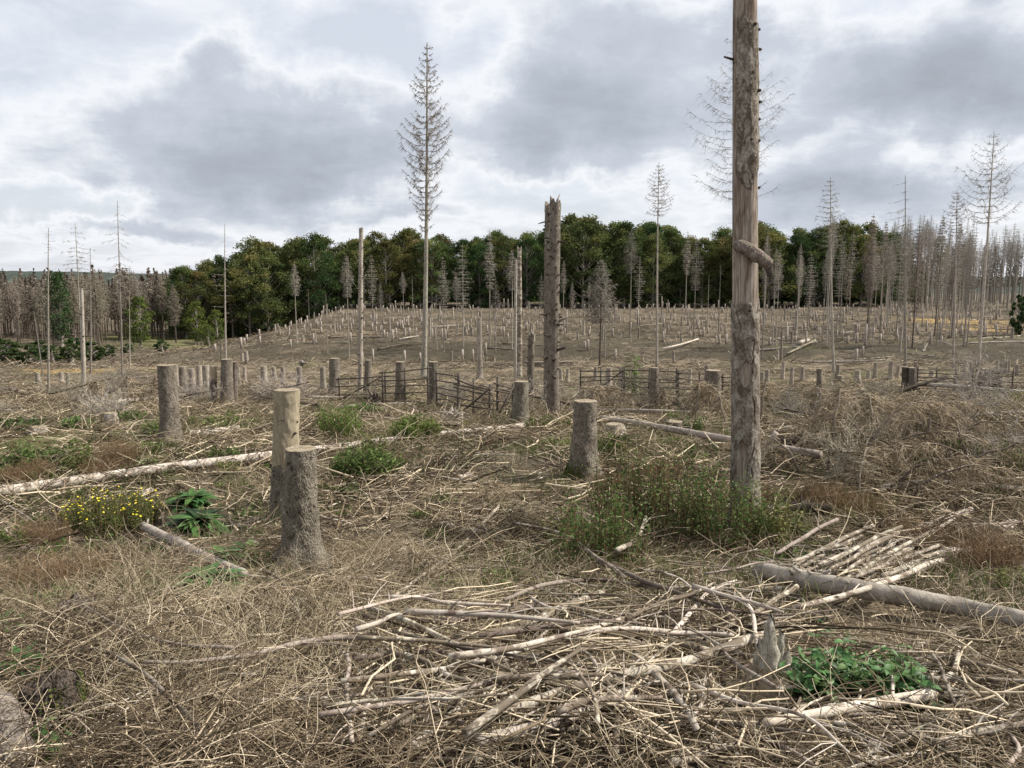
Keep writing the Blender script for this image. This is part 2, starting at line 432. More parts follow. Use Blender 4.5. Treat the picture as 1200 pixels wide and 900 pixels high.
material('leaf_young', tint_builder([(0, (.05, .075, .02)), (.6, (.105, .135, .032)), (1, (.19, .19, .05))], .3, .3, .04))
material('leaf_green', tint_builder([(0, (.045, .072, .022)), (.6, (.095, .14, .042)), (1, (.18, .225, .08))], .32, .35, .05))
material('leaf_light', tint_builder([(0, (.07, .115, .03)), (.6, (.125, .19, .05)), (1, (.23, .29, .09))], .3, .3, .05))
material('leaf_rag', tint_builder([(0, (.05, .075, .02)), (.6, (.10, .135, .04)), (1, (.18, .20, .07))], .3, .2, .04))
material('leaf_dull', tint_builder([(0, (.05, .072, .026)), (.55, (.115, .145, .05)), (.85, (.20, .20, .075)), (1, (.24, .17, .08))], .25, .3, .05))
material('needle_dark', tint_builder([(0, (.014, .026, .013)), (1, (.045, .072, .03))], .1, .4, .04))
material('bush_leaf', tint_builder([(0, (.022, .040, .016)), (.6, (.05, .078, .026)), (1, (.09, .12, .04))], .2, .4, .05))
material('flower_yellow', tint_builder([(0, (.62, .46, .02)), (1, (.80, .66, .06))]))
material('moss', tint_builder([(0, (.03, .045, .012)), (.6, (.09, .115, .025)), (1, (.17, .19, .05))]))
material('big_leaf', lambda w: (hsvj(w, w.mix(w.noise(ocoord(w), 3, 3).outputs[0], (.032, .085, .02), (.085, .17, .045)), .05, .7), None, None, .22), .55, .3)

def chip_builder(w):
    c = wcoord(w); n = w.noise(c, 11, 5, .65).outputs[0]
    return w.ramp(n, [(.35, (.13, .095, .07)), (.5, (.36, .30, .24)), (.68, (.60, .53, .45))]), n, .01
material('bark_chip', chip_builder)

def ground_builder(w):
    c = wcoord(w)
    flat = w.v('MULTIPLY', c, (1, 1, .3)).outputs[0]
    big = w.noise(flat, .16, 4, .6).outputs[0]
    mid = w.noise(flat, 1.1, 5, .65, .4).outputs[0]
    fine = w.noise(flat, 26, 7, .8).outputs[0]
    # criss-cross litter: stretched noise in three directions
    lit = None
    for ang in (0.3, 1.35, 2.45):
        mp = w.n('ShaderNodeMapping', {0: flat, 2: (0, 0, ang), 3: (4.5, 42, 1)}).outputs[0]
        t = w.noise(mp, 1.0, 3, .6).outputs[0]
        lit = t if lit is None else w.m('MAXIMUM', lit, t)
    mp = w.n('ShaderNodeMapping', {0: flat, 2: (0, 0, .8), 3: (.55, 3.2, 1)}).outputs[0]
    coarse = w.noise(mp, 1.6, 4, .65).outputs[0]
    a = w.m('ADD', w.m('MULTIPLY', fine, .42), w.m('ADD', w.m('MULTIPLY', lit, .30), w.m('MULTIPLY', w.m('ADD', mid, coarse), .2)))
    col = w.ramp(a, [(.43, (.010, .008, .005)), (.5, (.048, .037, .025)), (.57, (.115, .09, .062)), (.67, (.28, .225, .155))])
    straw = w.ramp(w.m('ADD', big, w.m('MULTIPLY', w.m('SUBTRACT', mid, .5), .6)), [(.52, 0), (.64, .8)])
    col = w.mix(w.ramp(w.noise(flat, .55, 5, .7, .6).outputs[0], [(.50, 0), (.62, .62)]), col, w.ramp(a, [(.4, (.012, .010, .007)), (.6, (.075, .06, .045))]))
    col = w.mix(straw, col, w.ramp(a, [(.4, (.07, .05, .03)), (.55, (.23, .175, .11)), (.7, (.40, .32, .21))]))
    gr = w.noise(w.v('ADD', flat, (37, 12, 0)).outputs[0], .33, 5, .68).outputs[0]
    col = w.mix(w.ramp(gr, [(.51, 0), (.64, .75)]), col, w.ramp(a, [(.4, (.02, .024, .008)), (.55, (.065, .075, .025)), (.7, (.15, .155, .062))]))
    col = w.mix(w.m('MULTIPLY', attr(w, 'hill'), .8), col, w.ramp(w.m('ADD', w.m('MULTIPLY', mid, .5), w.m('MULTIPLY', coarse, .5)), [(.40, (.022, .016, .011)), (.49, (.085, .066, .046)), (.58, (.20, .16, .115))]))
    col = w.mix(attr(w, 'ochre'), col, w.ramp(a, [(.4, (.15, .095, .035)), (.6, (.34, .235, .10))]))
    col = w.mix(attr(w, 'green'), col, w.ramp(a, [(.4, (.035, .045, .012)), (.6, (.135, .145, .05))]))
    col = w.mix(attr(w, 'soil'), col, w.ramp(a, [(.4, (.014, .011, .007)), (.6, (.06, .05, .033))]))
    return col, w.m('ADD', w.m('MULTIPLY', mid, .4), w.m('ADD', lit, w.m('MULTIPLY', fine, .8))), .05
material('forest_floor', ground_builder)
material('far_wood', lambda w: (w.ramp(w.noise(wcoord(w), .09, 5, .7).outputs[0], [(.35, (.028, .038, .032)), (.65, (.058, .07, .056))]), None))

# ------------------------------------------------------------------ ground sheet
def build_ground():
    ys = np.concatenate([np.arange(-14, 2, .5), 2 + np.cumsum(.05 * 1.0075 ** np.arange(0, 700))])
    ys = ys[ys < 330]
    ys = np.concatenate([ys, np.geomspace(340, 8000, 40)])
    s = np.linspace(-1, 1, 361)
    S, Y = np.meshgrid(s, ys)
    X = S * (9 + np.abs(Y) * 1.25)
    Z = gz(X, Y)
    mic = (fbm(X / .33 + 3, Y / .33, 5, 3) - .5) * .09 * (1 - sst(14, 30, Y))
    Z = Z + mic
    V = np.stack([X, Y, Z], -1).reshape(-1, 3)
    ny, nx = X.shape
    i = np.arange(ny - 1)[:, None] * nx; j = np.arange(nx - 1)[None]
    q = np.stack([i + j, i + j + 1, i + nx + j + 1, i + nx + j], -1).reshape(-1, 4)
    def spot(p, rx, ry, n=.7):
        d = ((X - p[0]) / rx) ** 2 + ((Y - p[1]) / ry) ** 2
        d = d + n * (fbm(X / 5, Y / 5, 2, 3) - .5) * 4
        return np.clip(1.15 - d, 0, 1)
    och = np.zeros_like(X)
    for p, rx, ry in ((G(1120, 376), 10, 13), (G(1165, 388), 5, 6), (G(70, 434), 4, 2.5)):
        och = np.maximum(och, spot(p, rx, ry))
    och = np.maximum(och, .8 * spot(G(950, 480), 1.6, 2.2))
    gre = np.zeros_like(X)
    for p, rx, ry in ((on(-62, 138), 14, 22), (on(-80, 170), 18, 25), (G(1180, 395), 6, 4), (G(1000, 408), 8, 4), (G(60, 505), 4.2, 2.4), (G(430, 500), 2.6, 1.8), (G(240, 503), 2.6, 1.6), (G(720, 525), 1.6, 1.2), (G(60, 560), 1.8, 1.2), (G(1150, 480), 3.0, 2.0), (G(560, 480), 2, 1.5), (G(980, 590), 1.5, 1.0)):
        gre = np.maximum(gre, .8 * spot(p, rx, ry))
    soil = np.zeros_like(X)
    soil = sst(69, 72, Y) * (1 - sst(81, 88, Y)) * sst(-38, -24, X) * np.clip(.55 + 1.8 * (fbm(X / 4, Y / 3, 4, 3) - .3), 0, 1)
    soil = np.maximum(soil, .75 * sst(80, 84, Y) * (1 - sst(185, 200, Y)) * sst(.46, .62, fbm(X / 7 + 3, Y / 5, 6, 4)))
    me = make_mesh('ground', V, [q], MATS['forest_floor'], True, {'ochre': och.ravel(), 'green': gre.ravel(), 'soil': soil.ravel(), 'hill': sst(45, 75, Y).ravel()})
    link('ground', me, kind='structure')
    # far wooded ridge beyond the valley
    xs = np.linspace(-1500, 1500, 500); dd = np.linspace(0, 1, 40)
    XX, DD = np.meshgrid(xs, dd)
    YY = 1150 + DD * 500 + XX * .06
    base = -28 + EYE
    crest = 1 + 9 * np.exp(-((XX + 900) / 500) ** 2) + 7 * (fbm(XX / 300 + 4, XX * 0, 2, 3) - .5)
    ZZ = base + (crest + 28) * sst(0, .55, DD) + (vnoise(XX / 7, YY / 7, 4) + vnoise(XX / 16, YY / 16, 2)) * 3.5
    V = np.stack([XX, YY, ZZ], -1).reshape(-1, 3); ny, nx = XX.shape
    i = np.arange(ny - 1)[:, None] * nx; j = np.arange(nx - 1)[None]
    q = np.stack([i + j, i + j + 1, i + nx + j + 1, i + nx + j], -1).reshape(-1, 4)
    link('wooded_hill', make_mesh('wooded_hill', V, [q], MATS['far_wood'], True), kind='structure')
build_ground()

# ------------------------------------------------------------------ leaves
def leaf_quads(C, size, r, flat=.5, updir=None):
    """one diamond leaf per centre"""
    n = len(C)
    a = nrm(r.normal(0, 1, (n, 3)) * np.array([1, 1, flat]))
    b = nrm(np.cross(a, r.normal(0, 1, (n, 3))))
    s = np.asarray(size) * np.ones(n)
    u = a * s[:, None] * .5; v = b * s[:, None] * .32
    nn = np.cross(a, b) * s[:, None] * .10
    V = np.stack([C - u, C + v + nn, C + u, C - v + nn], 1).reshape(-1, 3)
    k = np.arange(n)[:, None] * 4
    return V, [np.concatenate([k + np.array([[0, 1, 2]]), k + np.array([[0, 2, 3]])])]

# ------------------------------------------------------------------ broadleaf trees
def beech_variant(seed, h=20.0, wide=.34, base=.12, nl=5200, lsize=.62, mat='leaf_beech', clumps=58):
    r = np.random.default_rng(seed)
    Vt, qt, ring, *_ = stem(h * .8, lambda t: .30 * (1 - .85 * t), 12, 8, .5, 3, .05, seed)
    parts = [(Vt, [qt])]
    C = []; S = []
    for k in range(clumps):
        t = base + (1 - base) * (k + r.random()) / clumps
        prof = math.sin(math.pi * min(1, (t - base) / (1 - base) * .80 + .17)) ** .75
        R_ = wide * h * prof * r.uniform(.5, 1.0); a = r.uniform(0, 2 * math.pi)
        c = np.array([R_ * math.cos(a), R_ * math.sin(a), t * h * .95])
        C.append(c); S.append(h * r.uniform(.05, .115) * (.62 + .38 * prof))
        st = np.array([0, 0, max(.1 * h, c[2] - .16 * h - R_ * .3)])
        P = catmull([st, st * .45 + c * .55 + np.array([0, 0, -.02 * h]), c], 6)[None]
        parts.append(tubes(P, np.linspace(.09, .02, 6)[None], 4))
    trunk = make_mesh('beech_trunk', *merge(parts), MATS['grey_trunk'])
    C = np.array(C); S = np.array(S)
    idx = r.integers(0, clumps, nl)
    d = nrm(r.normal(0, 1, (nl, 3)) * np.array([1, 1, .8])) * (r.random(nl) ** .42)[:, None]
    P = C[idx] + d * S[idx][:, None] * np.array([1.25, 1.25, .72])
    P += r.normal(0, .012 * h, (nl, 3))
    V, F = leaf_quads(P, lsize * r.uniform(.6, 1.25, nl), r, .6)
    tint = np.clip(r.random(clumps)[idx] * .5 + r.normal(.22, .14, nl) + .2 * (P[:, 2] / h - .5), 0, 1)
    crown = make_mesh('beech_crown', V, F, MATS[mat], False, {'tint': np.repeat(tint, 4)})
    return trunk, crown, h
BEECH = [beech_variant(s, 20, w, b, 11500, .47) for s, w, b in ((1, .30, .10), (2, .36, .14), (3, .27, .06), (4, .33, .2), (5, .38, .10), (6, .25, .12), (7, .31, .04))]
YOUNG = [beech_variant(s, 12, .26, .10, 2600, .5, 'leaf_young', 48) for s in (21, 22, 23)]
BUSH = [beech_variant(s, 4, .42, .02, 3200, .30, 'bush_leaf', 34) for s in (31, 32)]
def place_tree(name, label, cat, var, p, height, rz, group, sxy=1.0, crown_name='crown'):
    k = height / var[2]
    o = thing(name, label, cat, p, (0, 0, rz), (k * sxy, k * sxy, k), group)
    link('trunk', var[0], o); link(crown_name, var[1], o)
    return o
skyline = [(190,330),(205,310),(240,306),(262,300),(285,279),(320,284),(345,276),(372,271),(400,285),(425,278),(450,272),(480,269),(515,276),(540,274),(565,263),(600,276),(635,262),(660,252),(680,249),(705,264),(730,258),(750,250),(775,262),(800,276),(835,268),(860,262),(882,254),(905,266),(930,262),(955,256),(985,256),(1010,262),(1035,268),(1060,280)]
sx = np.array([s[0] for s in skyline], float); sy = np.array([s[1] for s in skyline], float)
r0 = np.random.default_rng(77)
def base_depth(px): return float(np.interp(px, [180, 260, 330, 420, 1060], [165, 168, 176, 186, 196]))
marks = [(200, 'the yellow green young trees'), (264, 'the comb branched spruce'), (318, 'the slope shoulder'), (421, 'the flat topped snag'), (496, 'the tallest dead spruce'), (562, 'the slim snag'), (608, 'the pale barkless pole'), (648, 'the knotty tall snag'), (705, 'the cone shaped grey spruce'), (770, 'the ragged thin spruce'), (870, 'the thick patchy trunk'), (977, 'the pointed dead spruce'), (1062, 'the one sided sparse spruce')]
def edge_label(px):
    j = min(range(len(marks)), key=lambda q: abs(marks[q][0] - px))
    if abs(marks[j][0] - px) < 13: return 'dark green broadleaf tree at the wood edge straight behind ' + marks[j][1]
    lo = max([m for m in marks if m[0] <= px], default=marks[0]); hi = min([m for m in marks if m[0] > px], default=marks[-1])
    return 'broadleaf edge tree between ' + lo[1] + ' and ' + hi[1]
k = 0
for row, (n, dd, dh) in enumerate(((31, 0, 3), (30, 9, 1), (26, 20, 0), (22, 33, 6))):
    for i in range(n):
        px = 198 + (1052 - 198) * (i + .5 + r0.uniform(-.32, .32)) / n
        Y = base_depth(px) + dd + r0.uniform(-3, 3)
        X = (px - 600) / FPX * Y * .995
        p = on(X, Y)
        top = float(np.interp(px, sx, sy)) + dh + r0.uniform(-5, 9) + (16 if r0.random() < .22 else 0)
        H = topz(Y, top) - p[2]
        autumn = r0.random()
        lab = ['dark green broadleaf tree at the front edge of the wood behind the clearing', 'broadleaf tree in the second row of the wood behind the clearing',
               'broadleaf tree deep inside the wood behind the clearing', 'broadleaf tree deep inside the wood behind the clearing'][row]
        if row == 0: lab = edge_label(px)
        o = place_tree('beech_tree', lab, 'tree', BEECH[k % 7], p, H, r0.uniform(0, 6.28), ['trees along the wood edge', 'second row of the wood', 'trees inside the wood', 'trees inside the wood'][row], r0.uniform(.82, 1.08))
        k += 1
for i, (px, by, ty, lab) in enumerate(((165, 406, 345, 'yellow green young tree in front of the brown spruce stand'), (232, 404, 352, 'light green slim young tree before the rounded dark trees'),
        (255, 402, 362, 'small yellow green young tree at the left shoulder of the stump hill'), (245, 408, 380, 'low green young tree at the edge of the grassy clearing'))):
    p = G(px, by); place_tree('young_tree', lab, 'tree', YOUNG[i % 3], p, topz(p[1], ty) - p[2], i * 1.3, None, 1.0)
for i, (px, by, ty) in enumerate(((10,424,398),(35,426,403),(62,425,405),(85,424,402),(108,423,400),(88,420,395),(128,418,404),(150,414,402),(190,412,398),(0,420,396),(48,421,399))):
    p = G(px, by); place_tree('evergreen_bush', 'rounded dark green bush at the foot of the brown spruce stand', 'bush', BUSH[i % 2], p, max(1.2, topz(p[1], ty) - p[2]), i * 2.1, 'bushes under the brown spruces', 1.5, 'foliage')
p = G(1192, 392); place_tree('evergreen_bush', 'dark green young conifer beside the ochre grass patch', 'bush', BUSH[0], p, topz(p[1], 345) - p[2], .3, None, .55, 'foliage')

# ------------------------------------------------------------------ dead spruces
def spruce_variant(seed, h, cb, nwh, per, Lmax, tw, up=.35, droop=.12, rb=.03, twl=.5, rt=.012, r0_=.16, mat='crown_grey', tmat='grey_trunk', stubs=0, bottom=.5, oneside=None, trunk_seg=(26, 10), prune=0.0):
    r = np.random.default_rng(seed)
    Vt, qt, ring, *_ = stem(h, lambda t: r0_ * (1 - .9 * t) + .012, trunk_seg[0], trunk_seg[1], .35, 3, .05, seed)
    tp = [(Vt, [qt])]
    B = []; Rb = []; Tw = []; Rt = []
    for wi in range(nwh):
        z = cb + (h - cb) * (wi + r.uniform(-.2, .2)) / nwh
        t = np.clip((h - z) / (h - cb), 0, 1)
        L0 = Lmax * min(1, (t * 1.7 + .05)) ** .8 * (1 - (1 - bottom) * max(0, (t - .55) / .45))
        a0 = r.uniform(0, 6.28)
        for b in range(per):
            if r.random() < prune: continue
            a = a0 + b * 2 * math.pi / per + r.normal(0, .25)
            L = L0 * r.uniform(.55, 1.12)
            if oneside is not None:
                L *= .35 + .8 * max(0, math.cos(a - oneside))
            s = np.linspace(0, 1, 6)
            P = np.stack([np.cos(a) * L * s, np.sin(a) * L * s, z + L * (-droop * s + up * s ** 2.2)], -1)
            P[1:, :2] += r.normal(0, .03 * L, (5, 2))
            B.append(P); Rb.append(rb * (.4 + .6 * t) * np.linspace(1, .3, 6))
            m = int(tw * (.12 + .88 * min(1, L / Lmax)))
            for j in range(m):
                u = r.uniform(.18, 1); i = min(int(u * 5), 4); f = u * 5 - i
                q = P[i] * (1 - f) + P[i + 1] * f
                side = r.choice([-1, 1]); ta = a + side * r.uniform(.3, 1.2)
                l = twl * r.uniform(.4, 1.1) * (.3 + .7 * L / Lmax)
                d = np.array([math.cos(ta) * .7, math.sin(ta) * .7, r.uniform(-.75, .45)])
                Tw.append(np.stack([q, q + d * l * .5 + [0, 0, .02], q + d * l + [0, 0, -.12 * l]])); Rt.append(rt * np.array([1, .8, .4]))
    for i in range(stubs):
        z = r.uniform(.15 * h, cb); a = r.uniform(0, 6.28); L = r.uniform(.08, .9) * Lmax * .35
        rr = r0_ * (1 - .9 * z / h)
        B.append(np.stack([np.linspace(rr * .6, L + rr, 6) * math.cos(a), np.linspace(rr * .6, L + rr, 6) * math.sin(a), z + np.linspace(0, -.12 * L, 6)], -1)); Rb.append(rb * .6 * np.linspace(1, .4, 6))
    parts = [tubes(np.array(B), np.array(Rb), 3)]
    nb = len(parts[0][0])
    if Tw: parts.append(tubes(np.array(Tw), np.array(Rt), 3))
    V, F = merge(parts)
    tint = np.concatenate([np.full(nb, .55), np.repeat(r.random(len(Tw)), 9)]) if Tw else np.full(nb, .55)
    return make_mesh('spruce_trunk', Vt, [qt], MATS[tmat]), make_mesh('spruce_crown', V, F, MATS[mat], False, {'tint': tint}), h
# feathery grey crowns on bare poles, brown stand, grey stand, nearly bare poles
FEATH = [spruce_variant(40 + i, 17, 17 * cb, 22, 5, L, 17, .18, .22, .026, .8, .017, .12) for i, (cb, L) in enumerate(((.45, 1.7), (.6, 1.5), (.35, 2.1), (.5, 1.3)))]
BROWN = [spruce_variant(50 + i, 20, 20 * cb, 26, 5, L, 24, .12, .25, .035, 1.0, .042, .17, 'crown_brown', 'brown_trunk', 14) for i, (cb, L) in enumerate(((.25, 2.3), (.35, 2.0), (.3, 2.6), (.45, 1.9)))]
GREYS = [spruce_variant(60 + i, 21, 21 * cb, 24, 5, L, 14, .15, .2, .026, .8, .019, .16, 'crown_grey', 'grey_trunk', 16) for i, (cb, L) in enumerate(((.55, 1.6), (.62, 1.4), (.68, 1.7), (.5, 1.5)))]
POLES = [spruce_variant(70 + i, 14, 14 * cb, 8, 3, 1.0, 3, .1, .1, .02, .35, .012, .13, 'crown_grey', 'grey_trunk', 14, prune=.3) for i, cb in enumerate((.75, .6, .85))]
# left brown stand
r1 = np.random.default_rng(91)
for i in range(135):
    px = r1.uniform(-60, 222); f = r1.random() ** .8
    Y = 128 + 75 * f + max(0, px - 90) * .18
    X = (px - 600) / FPX * Y
    p = on(X, Y)
    top = 328 + r1.uniform(-6, 16) - (8 if 60 < px < 160 else 0) - (6 if px > 150 else 0)
    H = max(9, topz(Y, top) - p[2])
    place_tree('dead_spruce', 'brown dead spruce in the dense stand beside the rounded green trees', 'tree', BROWN[i % 4] if r1.random() < .85 else GREYS[i % 4], p, H, r1.uniform(0, 6.28), 'brown dead spruce stand', r1.uniform(1.0, 1.4))
p = on((72 - 600) / FPX * 126, 126); place_tree('spruce_tree', 'dark green living conifer standing among the brown dead spruces', 'tree', beech_variant(99, 14, .13, .15, 3400, .4, 'bush_leaf', 60), p, topz(126, 314) - p[2], 0, None, .9)
# right grey stand beyond the hill
for i in range(120):
    px = r1.uniform(1035, 1260); Y = 165 + 85 * r1.random()
    X = (px - 600) / FPX * Y
    p = on(X, Y)
    top = float(np.interp(px, [1035, 1080, 1110, 1140, 1200, 1260], [262, 258, 274, 278, 262, 255])) + r1.uniform(-8, 20)
    place_tree('dead_spruce', 'grey dead spruce in the thinned stand beyond the ochre grass', 'tree', GREYS[i % 4], p, topz(Y, top) - p[2], r1.uniform(0, 6.28), 'grey dead spruce stand', r1.uniform(.75, 1.1))
# slim dead spruces standing between stumps in front of the right wood edge
for i in range(48):
    px = 885 + 250 * r1.random() ** .9; by = r1.uniform(362, 408)
    p = G(px, by)
    top = r1.uniform(262, 312) - (12 if px > 960 else 0)
    place_tree('slim_dead_spruce', 'slim dead spruce with thin twigs standing among stumps below the right wood', 'tree', (GREYS + FEATH)[i % 8] if i % 5 else BROWN[i % 4], p, topz(p[1], top) - p[2], r1.uniform(0, 6.28), 'slim dead spruces on the stump hill', r1.uniform(.55, .8))
# dead spruces with grey feathery tops in front of the green wood
for i, (px, by, ty) in enumerate(((318,388,293),(348,402,308),(363,396,338),(384,415,342),(398,411,352),(409,420,298),(437,383,298),(447,400,330),(458,396,345),(473,381,318),(484,388,322),(512,410,345),(520,412,300),(535,400,318),(543,407,285),(574,405,268),(581,412,325),(600,410,292),(634,380,320),(660,380,305),(670,385,330),(738,395,268),(748,380,300),(803,372,270),(813,388,278),(829,382,322),(842,390,310),(905,405,290),(893,420,320),(935,385,300),(946,392,296),(350,375,345),(425,378,320),(690,378,330))):
    p = G(px, by)
    thin = px in (363, 384, 398, 458, 484, 512, 829, 842, 893)
    place_tree('feathery_dead_spruce', 'thin bare dead spruce pole on the stump hill' if thin else 'dead spruce with grey feathery top on the stump hill', 'tree', POLES[i % 3] if thin else FEATH[i % 4], p, topz(p[1], ty) - p[2], i * 1.7, 'thin dead poles on the stump hill' if thin else 'feathery dead spruces on the stump hill', .85 if not thin else .8)
CONE = spruce_variant(81, 10, 4.2, 26, 6, 2.1, 26, .25, .2, .03, .8, .02, .13, 'crown_grey', 'brown_trunk', 6, bottom=1.0)
p = G(703, 428); place_tree('feathery_dead_spruce', 'small dead spruce with a dense cone shaped grey crown on the stump hill', 'tree', CONE, p, topz(p[1], 303) - p[2], 0, None, .75)
p = G(708, 420); place_tree('feathery_dead_spruce', 'dark slim dead trunk right beside the cone shaped grey spruce', 'tree', POLES[0], p, topz(p[1], 330) - p[2], 0, None, 1)

# the depth of the woods behind the trees one can tell apart
def wood_mass(name, label, n, pxr, Yr, Hr, seed, mat, quads, wide, qs, zlow):
    r = np.random.default_rng(seed); Y = r.uniform(Yr[0], Yr[1], n); X = (r.uniform(pxr[0], pxr[1], n) - 600) / FPX * Y
    z = gz(X, Y); H = r.uniform(Hr[0], Hr[1], n)
    b = np.stack([X, Y, z], -1)
    P = np.stack([b - [0, 0, .3], b + np.stack([0 * X, 0 * X, H * .5], -1), b + np.stack([0 * X, 0 * X, H], -1)], 1)
    V1, F1 = tubes(P, np.array([[.18, .12, .03]]), 5)
    k = np.repeat(np.arange(n), quads); m = len(k); t = zlow + (1 - zlow) * r.random(m) ** 1.35
    rad = wide * H[k] * np.minimum(1, (1 - t) * 1.8 + .04) * np.sqrt(r.random(m)); a = r.uniform(0, 6.28, m)
    C = b[k] + np.stack([rad * np.cos(a), rad * np.sin(a), t * H[k]], -1)
    V2, F2 = leaf_quads(C, qs * r.uniform(.6, 1.3, m), r, .4)
    V, F = merge([(V1, F1), (V2, F2)])
    link(name, make_mesh(name, V, F, MATS[mat], False, {'tint': np.concatenate([np.full(len(V1), .4), np.repeat(np.clip(r.random(n)[k] * .6 + r.normal(.2, .15, m), 0, 1), 4)])}), kind='stuff', label=label, category='wood')
wood_mass('brown_wood', 'depth of the brown dead spruce wood', 330, (-120, 300), (165, 290), (12, 16.5), 1, 'crown_brown', 260, .11, .6, .28)
wood_mass('grey_wood', 'depth of the grey dead spruce wood beyond the hill', 210, (1010, 1330), (235, 340), (13, 19), 2, 'crown_grey', 170, .09, .6, .35)
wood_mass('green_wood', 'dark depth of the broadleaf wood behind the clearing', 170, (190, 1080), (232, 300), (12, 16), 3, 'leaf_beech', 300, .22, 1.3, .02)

# tall single spruces
def tall(px, by, ty, var, label, lean_px=0, sxy=1.0, rz=0.0, name='tall_dead_spruce'):
    p = G(px, by); H = topz(p[1], ty) - p[2]
    ang = math.atan2(xcol(px + lean_px, p[1], p[2] + H) - p[0], H)
    k = H / var[2]
    o = thing(name, label, 'tree', p, (0, ang, 0), (k * sxy, k * sxy, k))
    link('trunk', var[0], o, (0, 0, 0), (0, 0, rz)); link('crown', var[1], o, (0, 0, 0), (0, 0, rz))
    return o
V496 = spruce_variant(101, 18, 8.0, 32, 5, 1.6, 60, .75, .30, .02, .38, .0115, .15, 'crown_grey', 'grey_trunk', 20, bottom=.22, trunk_seg=(50, 14), prune=.12)
p = G(496, 440); tall(496, 440, 50, V496, 'tallest dead spruce with an upswept feathery crown rising above the dark wood', 5, 1.0)
V868 = spruce_variant(102, 20, 10.5, 20, 5, 2.9, 34, .5, .2, .018, .6, .0085, .13, 'crown_grey', 'grey_trunk', 6, bottom=.8, prune=.2)
tall(866, 440, 30, V868, 'bare dead spruce directly behind the thick patchy trunk, thin branches showing both sides', 0, 1.0, 1.1)
V772 = spruce_variant(103, 16, 12.0, 14, 4, 1.15, 18, .45, .12, .022, .45, .013, .095, 'crown_grey', 'grey_trunk', 8, bottom=.8)
tall(769, 432, 190, V772, 'tall thin dead spruce with a small ragged crown, behind the hurdle fence', 4, 1)
V975 = spruce_variant(104, 15, 9.8, 16, 4, 1.2, 18, .35, .14, .022, .4, .013, .10, 'crown_grey', 'grey_trunk', 8, bottom=.8)
tall(977, 436, 207, V975, 'tall dead spruce with a narrow pointed crown above the right wood edge', -4, 1)
V1060 = spruce_variant(105, 15, 9, 10, 3, 2.2, 14, .25, .4, .022, .5, .013, .09, 'crown_grey', 'grey_trunk', 8, bottom=1, oneside=math.pi)
tall(1062, 430, 205, V1060, 'tall dead spruce with sparse branches hanging to one side only', -2, 1)
tall(1117, 431, 222, V772, 'dead spruce with a short upright brush of branches at its tip', 4, 1.0, 2.0)
V1155 = spruce_variant(106, 17, 10.5, 15, 4, 2.2, 24, .75, .2, .024, .5, .013, .105, 'crown_grey', 'grey_trunk', 8, bottom=.9)
tall(1147, 430, 154, V1155, 'tallest leaning dead spruce with upswept bare branches near the hurdle fence', 17, 1)
tall(57, 462, 266, POLES[2], 'thin dark dead pole without crown rising from the left brushwood', 0, .75)
V90 = spruce_variant(107, 15, 11, 11, 3, 1.8, 16, .05, .15, .02, .5, .013, .10, 'crown_grey', 'grey_trunk', 6, prune=.25, bottom=1)
tall(97, 452, 262, V90, 'thin dead spruce with ragged top twigs behind the short thick snag', -9, .8)
tall(106, 438, 290, POLES[0], 'thin straight bare spruce pole beside the ragged topped dead spruce', 0, .8)
V140 = spruce_variant(108, 16, 8.5, 14, 3, 1.9, 14, -.1, .2, .02, .5, .012, .10, 'crown_grey', 'grey_trunk', 10, prune=.2, bottom=.8)
tall(143, 446, 235, V140, 'tall pale dead spruce with short drooping twigs before the brown stand', -5, .8)
tall(152, 432, 340, POLES[1], 'short thin dead pole near the yellow green young tree', 0, .8)
tall(50, 440, 365, POLES[1], 'short leaning dead pole among the left brushwood', -10, 1.0)
V263 = spruce_variant(109, 14, 5, 16, 3, 1.4, 3, .1, .05, .022, .25, .012, .10, 'crown_grey', 'grey_trunk', 12, prune=.35, oneside=math.pi + .4, bottom=1)
tall(264, 424, 262, V263, 'straight dead spruce with comb like bare branches behind the cluster of thick stumps', 0, 1)
tall(258, 424, 390, POLES[2], 'short dead pole close beside the comb branched spruce', 3, 1.6)

